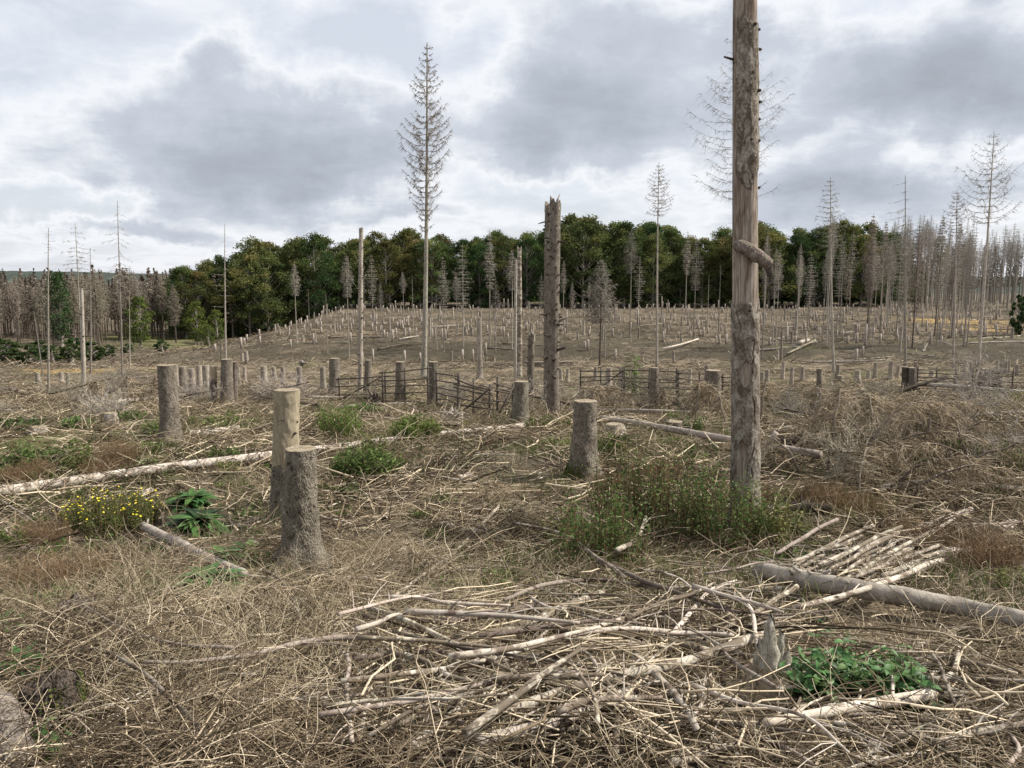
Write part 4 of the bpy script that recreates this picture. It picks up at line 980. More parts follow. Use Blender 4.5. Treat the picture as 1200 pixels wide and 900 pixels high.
# foreground branches one by one
FB = [('long stout pale branch lying from the heap up to the jagged rotten stump', [(590,876),(700,838),(800,812),(892,776)], [12,12,12,12], 'branch_pale', .12),
 ('thick pale branch at the bottom running below the long stout branch', [(560,903),(650,876),(738,838)], [14,14,13], 'branch_pale', .08),
 ('straight pale branch rising from the bottom edge through the heap', [(480,902),(560,842),(600,812),(630,790)], [12,11,9,7], 'branch_pale', .06),
 ('long slender pale branch crossing the heap diagonally', [(400,850),(480,838),(560,822),(660,790),(735,760)], [6,7,7,6,5], 'branch_pale', .16),
 ('thick brownish branch bent slightly, across the middle of the heap', [(510,778),(600,766),(700,765),(760,772),(830,790)], [8,10,10,9,8], 'branch_grey', .10),
 ('forked dark branch with a mossy spot in the heap', [(425,747),(505,753),(565,746),(640,733)], [5,8,9,9], 'branch_dark', .10),
 ('side fork of the dark mossy branch', [(465,765),(500,757),(530,750)], [5,6,7], 'branch_dark', .08),
 ('straight pale stick leaning over the brown bent branch', [(608,764),(655,742),(706,721)], [9,9,9], 'branch_pale', .12),
 ('thin curved stick above the forked dark branch', [(590,738),(640,718),(700,711),(770,722),(800,721)], [4,5,5,4,3], 'branch_grey', .16),
 ('curved grey branch lying in the dry twigs on the left', [(50,792),(110,793),(160,818),(205,862),(240,905)], [3,4,5,6,6], 'branch_grey', .12),
 ('long bent grey branch from the left twigs into the heap', [(170,812),(230,812),(310,800),(370,783),(430,780)], [4,5,6,6,7], 'branch_grey', .12),
 ('slim grey branch below the long bent branch', [(225,846),(300,852),(380,850),(450,842)], [3,4,5,4], 'branch_grey', .10),
 ('slim arched branch on the left straw', [(95,733),(150,768),(210,788),(275,793)], [3,3,4,5], 'branch_grey', .12),
 ('pale branch from the thick grey log down towards the jagged stump', [(930,742),(985,727),(1040,707),(1102,678)], [7,7,7,5], 'branch_pale', .13),
 ('pale cut log with a dark hollow end below the nettles', [(895,878),(960,865),(1030,853),(1092,842)], [11,13,14,15], 'branch_pale', .08),
 ('pale branch along the bottom right edge', [(1095,902),(1140,888),(1205,877)], [9,9,8], 'branch_pale', .08),
 ('knobbly pale log in front of the bottom right edge', [(1000,905),(1050,880),(1100,860)], [12,14,15], 'branch_pale', .02),
 ('thin upright stick poking out right of the nettles', [(1090,818),(1100,842),(1115,888)], [4,4,5], 'branch_grey', .18),
 ('curved pale branch right of the nettles', [(1060,795),(1100,770),(1130,760),(1170,768),(1205,780)], [5,6,5,5,4], 'branch_grey', .10),
 ('bent branch sweeping down right of the nettles', [(1115,760),(1122,790),(1110,815),(1085,822)], [5,5,6,7], 'branch_pale', .08),
 ('short stick beside the jagged stump tip', [(840,772),(885,748),(932,715)], [5,6,6], 'branch_pale', .14),
 ('pale branch left of the jagged stump', [(842,773),(880,752),(905,730)], [5,6,5], 'branch_pale', .08),
 ('thin bowed stick rising from the heap toward the shrubs', [(600,640),(660,655),(700,690),(730,715)], [3,4,5,5], 'branch_grey', .2),
 ('dark stick crossing over the heap', [(700,690),(760,720),(850,755)], [6,6,5], 'branch_dark', .18),
 ('bent thin stick standing out of the heap beside the shrubs', [(722,690),(745,668),(756,640)], [7,5,4], 'branch_pale', .25),
 ('straight slender stick in the middle twig litter', [(440,735),(500,690),(545,650),(585,605)], [4,4,4,3], 'branch_grey', .10),
 ('slim pale stick under the front stumps', [(385,682),(450,668),(500,655),(550,645)], [8,7,6,4], 'branch_pale', .04),
 ('pale stick pointing down at the bottom centre', [(745,805),(790,850),(815,900)], [9,9,8], 'branch_pale', .12),
 ('pale stick crossing under the long stout branch', [(712,795),(720,840),(722,905)], [8,9,8], 'branch_pale', .05),
 ('stout pale stick in the lower heap', [(790,905),(850,885),(900,862)], [12,13,11], 'branch_pale', .02),
 ('thin stick with moss at the bottom left of the heap', [(408,795),(408,850),(412,905)], [5,6,6], 'branch_grey', .10),
 ('short mossy stick at the bottom left of the heap', [(432,835),(428,870),(420,895)], [9,9,9], 'branch_pale', .08),
 ('pale stick below the brown bent branch', [(400,783),(460,792),(530,784),(560,778)], [7,8,7,4], 'branch_pale', .06),
 ('pale grey branch along the lower middle', [(640,790),(720,776),(800,777),(860,780)], [5,6,6,5], 'branch_pale', .15),
 ('slender stick arching above the dry twigs near the front stump', [(310,690),(330,705),(345,735),(355,760)], [4,4,3,3], 'branch_grey', .12),
 ('straight twiggy stick right of the front stumps', [(320,725),(380,715),(440,712),(520,716)], [3,3,4,3], 'branch_grey', .08)]
for i, (lab, pts_, w_, mt, lf) in enumerate(FB):
    log('fallen_branch', lab, pts_, w_, mt, lf * 1.5, S=9, n=26, stubs=4, seed=40 + i, rough=.025, twigs_=4)
# many more sticks of the heaps, each a thing
def scatter_branches(n, box, az_mu, az_sd, Lr, rr, mats, label, group, seed, lift=.12, name='dead_branch', bend=.028):
    r = np.random.default_rng(seed)
    for i in range(n):
        c = G(r.uniform(box[0], box[2]), r.uniform(box[1], box[3]))
        a = R(r.normal(az_mu, az_sd)); L = r.uniform(*Lr); rad = r.uniform(*rr)
        d = np.array([math.cos(a), math.sin(a)]); nn = np.array([-d[1], d[0]])
        pts_ = []; off = r.normal(0, bend, 4) * L
        for j, t in enumerate((-.5, -.17, .17, .5)):
            q = c[:2] + d * L * t + nn * off[j]
            pts_.append([q[0], q[1], float(gz(q[0], q[1])) + rad])
        pts_ = np.array(pts_)
        zl = np.interp([0, 1 / 3, 2 / 3, 1], [0, 1], [pts_[0, 2], pts_[3, 2]]); pts_[:, 2] = np.maximum(pts_[:, 2], zl) + r.uniform(0, lift)
        lying(name, label, 'branch', pts_, [rad, rad * .9, rad * .75, rad * .5], r.choice(mats), 7, 14, int(r.integers(0, 4)), .03, 300 + i + seed * 7, group, twigs_=int(r.integers(0, 6)))
scatter_branches(70, (450, 730, 900, 895), 18, 46, (.5, 1.7), (.008, .022), ['branch_pale', 'branch_pale', 'branch_grey', 'branch_grey', 'branch_dark'], 'bare stick criss crossed in the big foreground brushwood heap', 'sticks of the foreground heap', 1, .32)
scatter_branches(24, (640, 690, 880, 770), -28, 25, (.5, 1.4), (.006, .014), ['branch_pale', 'branch_grey'], 'bare stick criss crossed in the big foreground brushwood heap', 'sticks of the foreground heap', 2, .3)
scatter_branches(12, (920, 645, 1075, 705), 34, 13, (.9, 1.9), (.014, .026), ['branch_pale'], 'pale stick lying parallel in the pile behind the thick grey log', 'pale sticks piled behind the grey log', 3, .2, bend=.05)
scatter_branches(16, (860, 640, 1000, 700), 70, 40, (.3, .8), (.008, .016), ['branch_pale'], 'pale stick lying parallel in the pile behind the thick grey log', 'pale sticks piled behind the grey log', 4, .25)
scatter_branches(32, (900, 760, 1200, 900), 20, 40, (.4, 1.3), (.006, .016), ['branch_pale', 'branch_grey', 'branch_grey'], 'bare stick scattered around the nettle patch', 'sticks around the nettles', 5, .12)
scatter_branches(24, (60, 700, 430, 900), 0, 40, (.5, 1.5), (.004, .009), ['branch_grey', 'branch_pale'], 'slender stick lying on the dry straw at the front', 'sticks on the straw', 6, .14)
scatter_branches(52, (370, 505, 690, 690), 10, 45, (.4, 1.8), (.008, .02), ['branch_grey', 'branch_pale', 'branch_dark', 'branch_grey'], 'thin bare stick strewn between the front stumps and the shrubs', 'sticks in the middle litter', 7, .1)
scatter_branches(18, (20, 520, 320, 690), 5, 45, (.4, 1.6), (.008, .02), ['branch_grey', 'branch_pale', 'branch_dark'], 'thin bare stick strewn around the yellow flowers and leaning stump', 'sticks around the flowers', 8, .06)
scatter_branches(24, (900, 490, 1200, 640), 10, 35, (.6, 2.4), (.01, .025), ['branch_grey', 'branch_pale', 'branch_dark'], 'bare stick strewn under the arching brushwood at the right', 'sticks under the right brushwood', 9, .15)
r3 = np.random.default_rng(23)
for i in range(36):
    p = G(r3.uniform(330, 1190), r3.uniform(372, 426)); a = r3.normal(0, .6); L = r3.uniform(2, 8)
    q = on(p[0] + L * math.cos(a), p[1] + L * math.sin(a)); rad = r3.uniform(.06, .13)
    lying('hillside_log', 'thin log lying among the stumps of the far hillside', 'log', [p + [0, 0, rad], .5 * (p + q) + [0, 0, rad + .05], q + [0, 0, rad + r3.uniform(0, .3)]], [rad, rad * .8, rad * .6], ['log_grey', 'branch_pale', 'branch_dark'][i % 3], 6, 8, 2, .05, 900 + i, 'logs on the far hillside')
rp = np.random.default_rng(8)
for i in range(36):
    f = i / 35; x0 = 918 + 112 * f + rp.normal(0, 5); y0 = 684 + 24 * f + rp.normal(0, 5); dx = rp.uniform(50, 118); sl = rp.uniform(.32, .74)
    log('dead_branch', 'pale stick lying parallel in the pile behind the thick grey log', [(x0, y0), (x0 + dx * .5, y0 - dx * sl * .56), (x0 + dx, y0 - dx * sl)], [3.8, 5, 4], 'branch_pale' if i % 4 else 'branch_grey', rp.uniform(.05, .28), S=8, n=16, stubs=3, seed=1200 + i, group='pale sticks piled behind the grey log', twigs_=3)
log('hillside_log', 'bright straight log sloping up the dark bank', [(922,419),(955,403)], [2.4,2.4], 'branch_pale', .3, S=8, n=8, seed=71)
log('hillside_log', 'short bright log piece at the head of the straight bank log', [(936,407),(948,403)], [5,4], 'branch_pale', .3, S=8, n=8, seed=72)
log('hillside_log', 'long pale log crossing the bank right of the thin ragged spruce', [(776,413),(800,407),(818,401)], [2,2,2], 'branch_pale', .3, S=8, n=8, seed=73)

# ------------------------------------------------------------------ hurdle fence
def fence(a, b, top_a, top_b, rails, label, posts=2, seed=0, lean=0.0, brace=True, group=None):
    r = np.random.default_rng(seed)
    A = G(*a); B = G(*b); HA = topz(A[1], top_a) - A[2]; HB = topz(B[1], top_b) - B[2]
    o = thing('hurdle_fence', label, 'fence', A)
    up = np.array([0, -math.sin(lean), math.cos(lean)])
    D = B - A
    for i in range(posts):
        t = i / (posts - 1); h = (HA + (HB - HA) * t) * 1.06
        p = D * t; P = np.stack([p - up * .2, p + up * h * .5, p + up * h])[None]
        link('post', make_mesh('post', *tubes(P, np.array([[.036, .034, .03]]), 8, True), MATS['fence_wood']), o)
    for k in range(rails):
        f = (k + .75) / (rails - .1) + r.normal(0, .035)
        p0 = up * HA * f - nrm(D) * r.uniform(.05, .2); p1 = D + up * HB * (f + r.normal(0, .025)) + nrm(D) * r.uniform(.05, .2)
        off = np.array([0, -.05, 0]); mid = .5 * (p0 + p1) + [0, 0, r.normal(0, .02)]
        link('rail', make_mesh('rail', *tubes(catmull([p0 + off, mid + off, p1 + off], 6)[None], np.linspace(.025, .018, 6)[None], 7, True), MATS['fence_wood']), o)
    if brace:
        P = np.stack([up * HA * .05, .5 * D + up * .5 * HB, D + up * HB * .95]) + np.array([0, -.09, 0])
        link('brace', make_mesh('brace', *tubes(P[None], np.array([[.03, .028, .024]]), 7, True), MATS['fence_wood']), o)
    return o
fence((398, 470), (452, 472), 443, 438, 3, 'broken hurdle fence piece left of the torn root', 2, 1)
fence((449, 476), (502, 479), 437, 431, 5, 'upright hurdle fence section between two stumps', 3, 2, 0, False)
fence((512, 480), (538, 487), 437, 441, 6, 'short hurdle fence piece right of the stump with split base', 2, 3, 0, False)
fence((537, 488), (574, 491), 440, 453, 6, 'sagging hurdle fence piece tilted toward the squat stump', 3, 4, -.15)
fence((583, 490), (601, 488), 444, 452, 4, 'narrow broken fence piece beside the squat stump', 2, 5)
fence((680, 473), (729, 472), 434, 432, 6, 'hurdle fence section right of the knotty tall snag', 3, 6)
fence((731, 472), (792, 474), 432, 434, 6, 'middle section of the long hurdle fence', 3, 7, 0, False)
fence((794, 475), (842, 474), 436, 440, 6, 'sagging hurdle fence section left of the wide pale stump', 3, 8)
fence((846, 474), (878, 472), 440, 440, 6, 'hurdle fence section hidden partly by the thick patchy trunk', 2, 9, 0, False)
fence((1074, 457), (1118, 458), 431, 432, 6, 'right hurdle fence section beside the paired stumps', 3, 10, 0, False)
fence((1119, 458), (1158, 459), 433, 434, 6, 'right hurdle fence section behind the thick stump', 3, 11)
fence((1159, 459), (1212, 458), 433, 434, 6, 'right hurdle fence section at the picture edge', 3, 12, 0, False)

# ------------------------------------------------------------------ old stumps, root plate
def rotten_stump():
    base = G(903, 820); H = topz(base[1], 716) - base[2]; rb = .5 * 48 * mpp(base)
    def dispf(TH, HH):
        t = np.clip(HH / H, 0, 1)
        s = TH + math.pi / 2
        return .25 * rb * (fbm(TH / (2 * math.pi) * 8, HH * 9, 3, 3, .6, 8) - .5) - rb * .12 * np.exp(-((HH - H * .32) / .03) ** 2)
    V, q, ring, TH, HH = stem(H, lambda t: rb * np.interp(t, [0, .3, .36, .7, .9, 1], [1.2, 1.12, .95, .78, .58, .30]), 60, 48, .2, 3, .12, 4, (-.05, 0), .10, 1, .15, dispf)
    V[:, 1] = V[:, 1] * .8
    tt_ = np.clip(HH.ravel() / H, 0, 1); V[:, 2] -= H * .42 * sst(.35, 1, tt_) * (.5 + .5 * np.cos(TH.ravel() - .4)) * (.7 + .6 * fbm(TH.ravel() / 6.2832 * 7, TH.ravel() * 0, 2, 2, .5, 7))
    o = thing('rotten_stump', 'pale jagged rotten stump with a pointed top beside the nettles', 'stump', base)
    low = (HH / H < .42)[:-1].ravel()
    link('base', make_mesh('stump_base', V, [q[low]], MATS['rotten_wood']), o)
    rr = np.random.default_rng(13)
    for (sx_, hh_, wd_, ln_) in ((-.30, 1.0, .46, -.02), (.10, .80, .42, .03), (-.62, .72, .34, -.04), (.48, .60, .38, .05), (-.05, .92, .30, .0), (.25, .52, .5, .02)):
        zz = np.linspace(.05, hh_, 12) * H; wv = rb * wd_ * np.interp(np.linspace(0, 1, 12), [0, .55, .8, 1], [1.25, 1, .6, .06]) * (1 + rr.normal(0, .08, 12))
        P = np.stack([rb * sx_ * (1 - .35 * np.linspace(0, 1, 12)) + ln_ * np.linspace(0, 1, 12) + rr.normal(0, .004, 12), np.full(12, rr.uniform(-.35, .3) * rb) + rr.normal(0, .004, 12), zz], -1)
        Vs, Fs = tubes(P[None], wv[None], 9); Vs[:, 1] = P[0, 1] + (Vs[:, 1] - P[0, 1]) * .55
        Vs += rr.normal(0, .005, Vs.shape)
        link('splinter', make_mesh('splinter', Vs, Fs, MATS['rotten_grey'], False), o)
    rr = np.random.default_rng(3)
    sel = rr.integers(0, len(V), 2600); C = V[sel]; C = C[C[:, 2] < H * .45]; C = C[(fbm(C[:, 0] * 9, C[:, 2] * 7, 2, 3) > .5) & (C[:, 1] < .03)]
    Vm, Fm = leaf_quads(C, .014, rr, 1)
    link('moss', make_mesh('moss', Vm, Fm, MATS['moss'], False, {'tint': np.repeat(rr.random(len(C)) * .7, 4)}), o)
rotten_stump()
def mossy_stump(px, by, ty, w, label, seed, dark='dark_bark'):
    base = G(px, by); H = topz(base[1], ty) - base[2]; rb = .5 * w * mpp(base)
    V, q, ring, TH, HH = stem(H, lambda t: rb * (1.1 - .15 * t), 26, 40, .4, 5, .14, seed, (0, 0), .06)
    o = thing('mossy_stump', label, 'stump', base)
    link('trunk', make_mesh('trunk', V, [q], MATS[dark]), o)
    Vd, Fd = disc(V[ring], -.01, 4, .02, seed); link('rotten_top', make_mesh('top', Vd, Fd, MATS[dark]), o)
    rr = np.random.default_rng(seed); C = V[rr.integers(0, len(V), 3000)]; C = C[fbm(C[:, 0] * 6 + C[:, 1] * 4, C[:, 2] * 6, 2, 3) > .5] + rr.normal(0, .006, (1, 3))
    Vm, Fm = leaf_quads(C, .022, rr, 1)
    link('moss', make_mesh('moss', Vm, Fm, MATS['moss'], False, {'tint': np.repeat(rr.random(len(C)) ** 1.5, 4)}), o)
mossy_stump(66, 848, 800, 56, 'old dark mossy stump under dry grass in the left foreground', 8)
mossy_stump(92, 735, 708, 34, 'small weathered hollow stump in the left straw', 9, 'spruce_bark')
mossy_stump(957, 496, 474, 16, 'charred looking dark root stump behind the patchy trunk', 10)
def root_plate(px, by, label, size, seed, mat='dark_bark'):
    base = G(px, by); r = np.random.default_rng(seed); n = 26
    az = r.uniform(0, 6.28, n); el = r.uniform(-.1, 1.3, n)
    P = wander(np.zeros((n, 3)) + [0, 0, size * .2], az, el, np.full(n, size * .22) * r.uniform(.5, 1.2, n), 5, .3, .3, .15, r)
    V, F = tubes(P, np.linspace(size * .11, size * .02, 5)[None] * r.uniform(.5, 1.2, (n, 1)), 6)
    o = thing('root_plate', label, 'roots', base); link('roots', make_mesh('roots', V, F, MATS[mat]), o)
    Vc, q, ring, *_ = stem(size * .55, lambda t: size * .3 * (1 - .6 * t), 10, 14, .4, 3, .25, seed); Vd, Fd = disc(Vc[ring], 0, 2)
    link('root_core', make_mesh('core', *merge([(Vc, [q]), (Vd, Fd)]), MATS[mat]), o)
root_plate(925, 530, 'dark torn root behind the leaning pale branch', .45, 5)
root_plate(437, 474, 'rusty torn root lump at the broken fence piece', .6, 6, 'brown_trunk')
root_plate(530, 496, 'pale upturned root beside the sagging fence piece', .55, 7, 'log_grey')

# ------------------------------------------------------------------ arching brush and fallen tops
def arch(px, by, az, Hh, L, label, seed, group=None, r_=.022, ntw=90, dark=True):
    base = G(px, by); r = np.random.default_rng(seed); tk = 1.0 + .07 * max(0, base[1] - 8)
    s = np.linspace(0, 1, 10); a = R(az)
    P = np.stack([math.cos(a) * L * s ** 1.3, math.sin(a) * L * s ** 1.3, Hh * np.sin(s * 2.3) / math.sin(1.57) - .02], -1)
    P[1:] += r.normal(0, .012 * L, (9, 3))
    o = thing('arching_branch', label, 'branch', base, group=group)
    link('stem', make_mesh('arch_stem', *tubes(P[None], (r_ * np.linspace(1, .25, 10))[None], 7), MATS['branch_dark' if dark else 'branch_grey']), o)
    u = r.uniform(.15, 1, ntw) * 9; i = np.minimum(u.astype(int), 8); f = (u - i)[:, None]
    q = P[i] * (1 - f) + P[i + 1] * f
    T = wander(q, a + r.choice([-1, 1], ntw) * r.uniform(.2, 1.6, ntw), r.uniform(-1.0, .25, ntw), r.uniform(.05, .16, ntw), 5, .2, .2, .18, r)
    V1, F1 = tubes(T, tk * np.linspace(.0045, .0018, 5)[None], 3)
    m = ntw * 4; j = r.integers(0, ntw, m); kk = r.integers(1, 4, m)
    T2 = wander(T[j, kk], r.uniform(0, 6.28, m), r.uniform(-1.3, .2, m), r.uniform(.03, .09, m), 4, .2, .2, .15, r)
    V2, F2 = tubes(T2, tk * np.linspace(.003, .0014, 4)[None], 3)
    V, F = merge([(V1, F1), (V2, F2)])
    tint = np.concatenate([np.repeat(r.uniform(.4, .9, ntw), 15), np.repeat(r.uniform(.4, .95, m), 12)])
    link('hanging_twigs', make_mesh('hanging_twigs', V, F, MATS['twigs'], False, {'tint': tint}), o)
arcs = [(1035,560,120,1.0,1.4),(1085,545,60,1.1,1.2),(1135,545,100,1.0,1.3),(1160,575,170,.8,1.5),(1005,590,60,.8,1.2),(1060,590,-10,.7,1.5),(945,530,40,1.0,1.2),(970,555,55,1.5,1.1),(1022,535,80,1.2,.7),(1000,560,20,1.3,2.0),(1065,515,10,.9,1.6),(1100,530,-30,.8,1.8),(1010,545,-20,.75,1.9),(1120,560,-15,.7,1.7),(1075,560,160,.8,1.6),(985,515,15,.8,1.5),(1045,525,170,.9,1.3),(1150,540,150,.7,1.5),(940,560,140,.7,1.0),(1090,500,30,.8,1.2),(1170,520,190,.6,1.5),(960,500,70,.9,.9),(890,500,60,1.1,.9),(850,500,110,1.0,1.0),(815,495,70,1.0,1.0),(1040,580,10,.6,1.6)]
for i, (px, by, az, Hh, L) in enumerate(arcs):
    arch(px, by, az, Hh * .95, L * 1.1, 'dead spruce branch arching over with hanging twigs in the right brushwood', 500 + i, 'arching branches of the right brushwood', .024, 95)
for i, (px, by, az, Hh, L) in enumerate(((120,480,130,.9,1.1),(175,478,60,1.0,.6),(150,470,110,.9,.8),(30,480,20,.5,1.6),(80,478,170,.5,1.6),(190,480,160,.5,1.4),(300,470,30,.5,1.2))):
    arch(px, by, az, Hh, L, 'dead branch sticking up from the pale left brushwood', 560 + i, 'branches of the left brushwood', .014, 70)
for i, (px, by, az, Hh, L) in enumerate(((690,485,60,.8,1.2),(745,485,120,.7,1.5),(800,490,35,.8,1.3),(720,480,150,.7,1.2),(780,484,80,.6,.9),(560,485,60,.6,1.0),(850,483,60,.9,1.2))):
    arch(px, by, az, Hh, L, 'dead branch arching in front of the long hurdle fence', 590 + i, 'branches before the long fence', .014, 60)
for i, (px, by, az, Hh, L) in enumerate(((240,735,10,.32,.9),(330,700,-20,.3,.8),(300,760,190,.28,.8),(180,720,-30,.3,.8),(620,640,100,.4,.6),(560,600,60,.35,.7),(150,860,10,.2,.8),(540,690,150,.3,.9),(1150,690,170,.35,1.2),(1190,640,200,.4,1.2))):
    arch(px, by, az, Hh, L, 'thin dead branch bowing low over the front litter', 620 + i, 'bowing twigs in the foreground', .006, 55, False)
TOPS = [spruce_variant(130 + i, 4.2, .3, 16, 5, 1.0, 22, .25, .05, .012, .38, .0055, .05, 'crown_brown' if i == 1 else 'crown_grey', 'brown_trunk', bottom=.8, trunk_seg=(14, 8)) for i in range(3)]
r4 = np.random.default_rng(12)
for i, (px, by) in enumerate(((20,486),(60,480),(110,484),(150,488),(40,470),(90,468),(175,476),(130,462),(15,460),(330,472),(365,478),(300,466),(545,470),(590,470),(700,484),(760,482),(810,486),(690,462),(930,488),(985,492),(1040,510),(1090,520),(1010,535),(1130,505),(1170,530),(960,470),(1010,462),(1120,560),(1050,470),(1190,556),(240,466),(415,470),(560,455),(180,452),(120,448))):
    p = G(px, by); right = px > 850
    tt = thing('fallen_spruce_top', 'dry fallen spruce top, twigs dense, in the right brushwood' if right else ('pale fallen spruce top in the left brushwood' if px < 280 else 'fallen spruce top lying near the hurdle fence'), 'brushwood', p + [0, 0, .12], (R(r4.uniform(74, 92)), 0, r4.uniform(0, 6.28)), r4.uniform(.55, .95) * (1 if p[1] > 16 else .75) * (1.35 if right and by > 500 else .8 if right else 1),
          'spruce tops in the right brushwood' if right else ('spruce tops in the left brushwood' if px < 280 else 'spruce tops near the fence'))
    v = TOPS[i % 3]; link('stem', v[0], tt); link('twigs', v[1], tt)

# ------------------------------------------------------------------ green plants
def leaf_mesh(name, width, fold, droop, nseg=6):
    V = []; F = []
    for i in range(nseg + 1):
        t = i / nseg; w = width * (math.sin(math.pi * min(1, t ** .75)) ** .9 + .02) * (1 if i < nseg else .05)
        z = -droop * t * t
        V += [[t, -w, z + fold * w], [t, 0, z], [t, w, z + fold * w]]
    for i in range(nseg):
        a = i * 3
        F += [[a, a + 3, a + 4, a + 1], [a + 1, a + 4, a + 5, a + 2]]
    return make_mesh(name, np.array(V, float), [np.array(F)], MATS['big_leaf'])
EXCL = []
LEAF_N = leaf_mesh('nettle_leaf', .26, .35, .28, 5)
LEAF_D = leaf_mesh('dock_leaf', .25, .3, .75, 6)
def leaf_clump(name, label, px, by, w_px, nstem, hgt, mesh, llen, seed, pairs=3):
    """stems with single leaves, each leaf its own part"""
    base = G(px, by); r = np.random.default_rng(seed); rad = .5 * w_px * mpp(base)
    o = thing(name, label, 'plant', base); EXCL.append((base[0], base[1], rad * 1.0))
    P = []; leaves = []
    for s in range(nstem):
        a = r.uniform(0, 6.28); q = rad * math.sqrt(r.random())
        x, y = q * math.cos(a), q * math.sin(a) * .75
        z = float(gz(base[0] + x, base[1] + y)) - base[2]
        h = hgt * r.uniform(.55, 1.1) * (1 - .35 * (q / rad) ** 2)
        tip = np.array([x + r.normal(0, .04), y + r.normal(0, .04), z + h]); b = np.array([x, y, z - .02])
        P.append(np.stack([b, .5 * (b + tip) + [.01, 0, 0], tip]))
        ph = r.uniform(0, 3.14)
        for k in range(pairs):
            f = 1 - .26 * k
            for sd_ in (0, math.pi):
                leaves.append((b + (tip - b) * f, ph + k * 1.57 + sd_ + r.normal(0, .25), r.uniform(-.35, .25), llen * r.uniform(.7, 1.2) * (.6 if k == 0 else 1)))
    for q in P: link('stem', make_mesh('stem', *tubes(q[None], np.array([[.0035, .003, .002]]), 5), MATS['leaf_green'], True, {'tint': np.full(15, .5)}), o)
    for (p, a, e, l) in leaves[:300]:
        link('leaf', mesh, o, p, (r.normal(0, .35), e, a), l)
    return o
leaf_clump('nettle_patch', 'dense dark green nettle patch touching the jagged rotten stump', 968, 818, 95, 50, .36, LEAF_N, .10, 1)
leaf_clump('nettle_patch', 'dense green nettle patch above the cut log with a dark hollow end', 1038, 820, 95, 50, .34, LEAF_N, .10, 11)
leaf_clump('nettle_patch', 'small fresh green sprig above the nettle patch', 985, 750, 46, 8, .12, LEAF_N, .07, 2, 2)
leaf_clump('seedling', 'young bright green sprout in the lower left corner', 52, 893, 44, 5, .22, LEAF_N, .085, 3, 3)
def rosette(label, px, by, n, llen, seed, lay=3):
    base = G(px, by); r = np.random.default_rng(seed)
    o = thing('rosette_plant', label, 'plant', base); EXCL.append((base[0], base[1], llen * 1.5)); llen *= 1.5
    for i in range(n):
        f = i / n
        a = i * 2.4 + r.normal(0, .2); e = -R(14 + 42 * f) + r.normal(0, .14)
        off = np.array([math.cos(a), math.sin(a), 0]) * llen * .08 * (1 + r.random())
        link('leaf', LEAF_D, o, off + [0, 0, .02 + .12 * f * llen * 3], (r.normal(0, .25), e, a), llen * r.uniform(.75, 1.1) * (1 - .4 * f))
    return o
rosette('big rosette of broad dark leaves between the flowers and the front stumps', 232, 622, 95, .27, 1)
rosette('smaller leaf rosette just behind the big broad leaf rosette', 226, 594, 50, .24, 2)
rosette('light leaf rosette above the end of the smooth grey log', 262, 660, 44, .17, 3)
rosette('broad leaf rosette at the lower end of the smooth grey log', 245, 693, 48, .22, 4)
rosette('tiny leaf rosette beside the front stump foot', 288, 650, 12, .15, 5)
rosette('leaf rosette at the left edge beside the straw', 8, 738, 22, .12, 6)
rosette('flat leaf rosette at the left edge above the mossy stump', 25, 790, 24, .12, 7)

_a = np.arange(8) * math.pi / 4
FLOWER = make_mesh('flower', np.concatenate([np.stack([np.cos(_a), np.sin(_a), 0 * _a + .1 * (np.arange(8) % 2)], -1) * (.015 - .004 * (np.arange(8) % 2))[:, None], [[0, 0, .008]]]), [np.array([[i, (i + 1) % 8, 8] for i in range(8)])], MATS['flower_yellow'], False, {'tint': np.full(9, .5)})
def bushy(name, label, px, by, w_px, hgt, nl, ls, nst, mat, seed, tall_=False, group=None, flowers=0, cat='plant'):
    base = G(px, by); r = np.random.default_rng(seed); rad = .5 * w_px * mpp(base)
    o = thing(name, label, cat, base, group=group); EXCL.append((base[0], base[1], rad * .8))
    a = r.uniform(0, 6.28, nst); q = rad * np.sqrt(r.random(nst))
    x = q * np.cos(a); y = q * np.sin(a) * .7; z = gz(base[0] + x, base[1] + y) - base[2]
    h = hgt * r.uniform(.55, 1.1, nst) * (1 - (.25 if tall_ else .5) * (q / rad) ** 2)
    b = np.stack([x, y, z - .03], -1); out = np.stack([np.cos(a), np.sin(a), 0 * a], -1) * (h * (.12 if tall_ else .3))[:, None] * r.uniform(.2, 1.2, (nst, 1))
    tip = b + out + np.stack([r.normal(0, .05, nst), r.normal(0, .05, nst), h], -1)
    mid = .5 * (b + tip) - out * .15
    V, F = tubes(np.stack([b, mid, tip], 1), np.array([[.005, .004, .002]]), 4)
    link('stems', make_mesh('stems', V, F, MATS['rust_stalks'], True, {'tint': np.repeat(r.random(nst) * .6, 12)}), o)
    k = r.integers(0, nst, nl); t = r.uniform(.22 if tall_ else .3, 1.02, nl)[:, None]
    C = b[k] * (1 - t) ** 2 + 2 * mid[k] * t * (1 - t) + tip[k] * t ** 2 + r.normal(0, ls * .75, (nl, 3))
    V, F = leaf_quads(C, ls * r.uniform(.6, 1.3, nl), r, .5)
    link('foliage', make_mesh('foliage', V, F, MATS[mat], False, {'tint': np.repeat(np.clip(r.random(nst)[k] * .5 + r.normal(.25, .18, nl), 0, 1), 4)}), o)
    if flowers:
        j = r.integers(0, nst, flowers); C = tip[j] + r.normal(0, .05, (flowers, 3)) * [1, 1, .5]
        for c_ in C: link('flower', FLOWER, o, c_, (r.normal(0, .35), r.normal(0, .35), r.uniform(0, 3)), r.uniform(.7, 1.25))
    return o
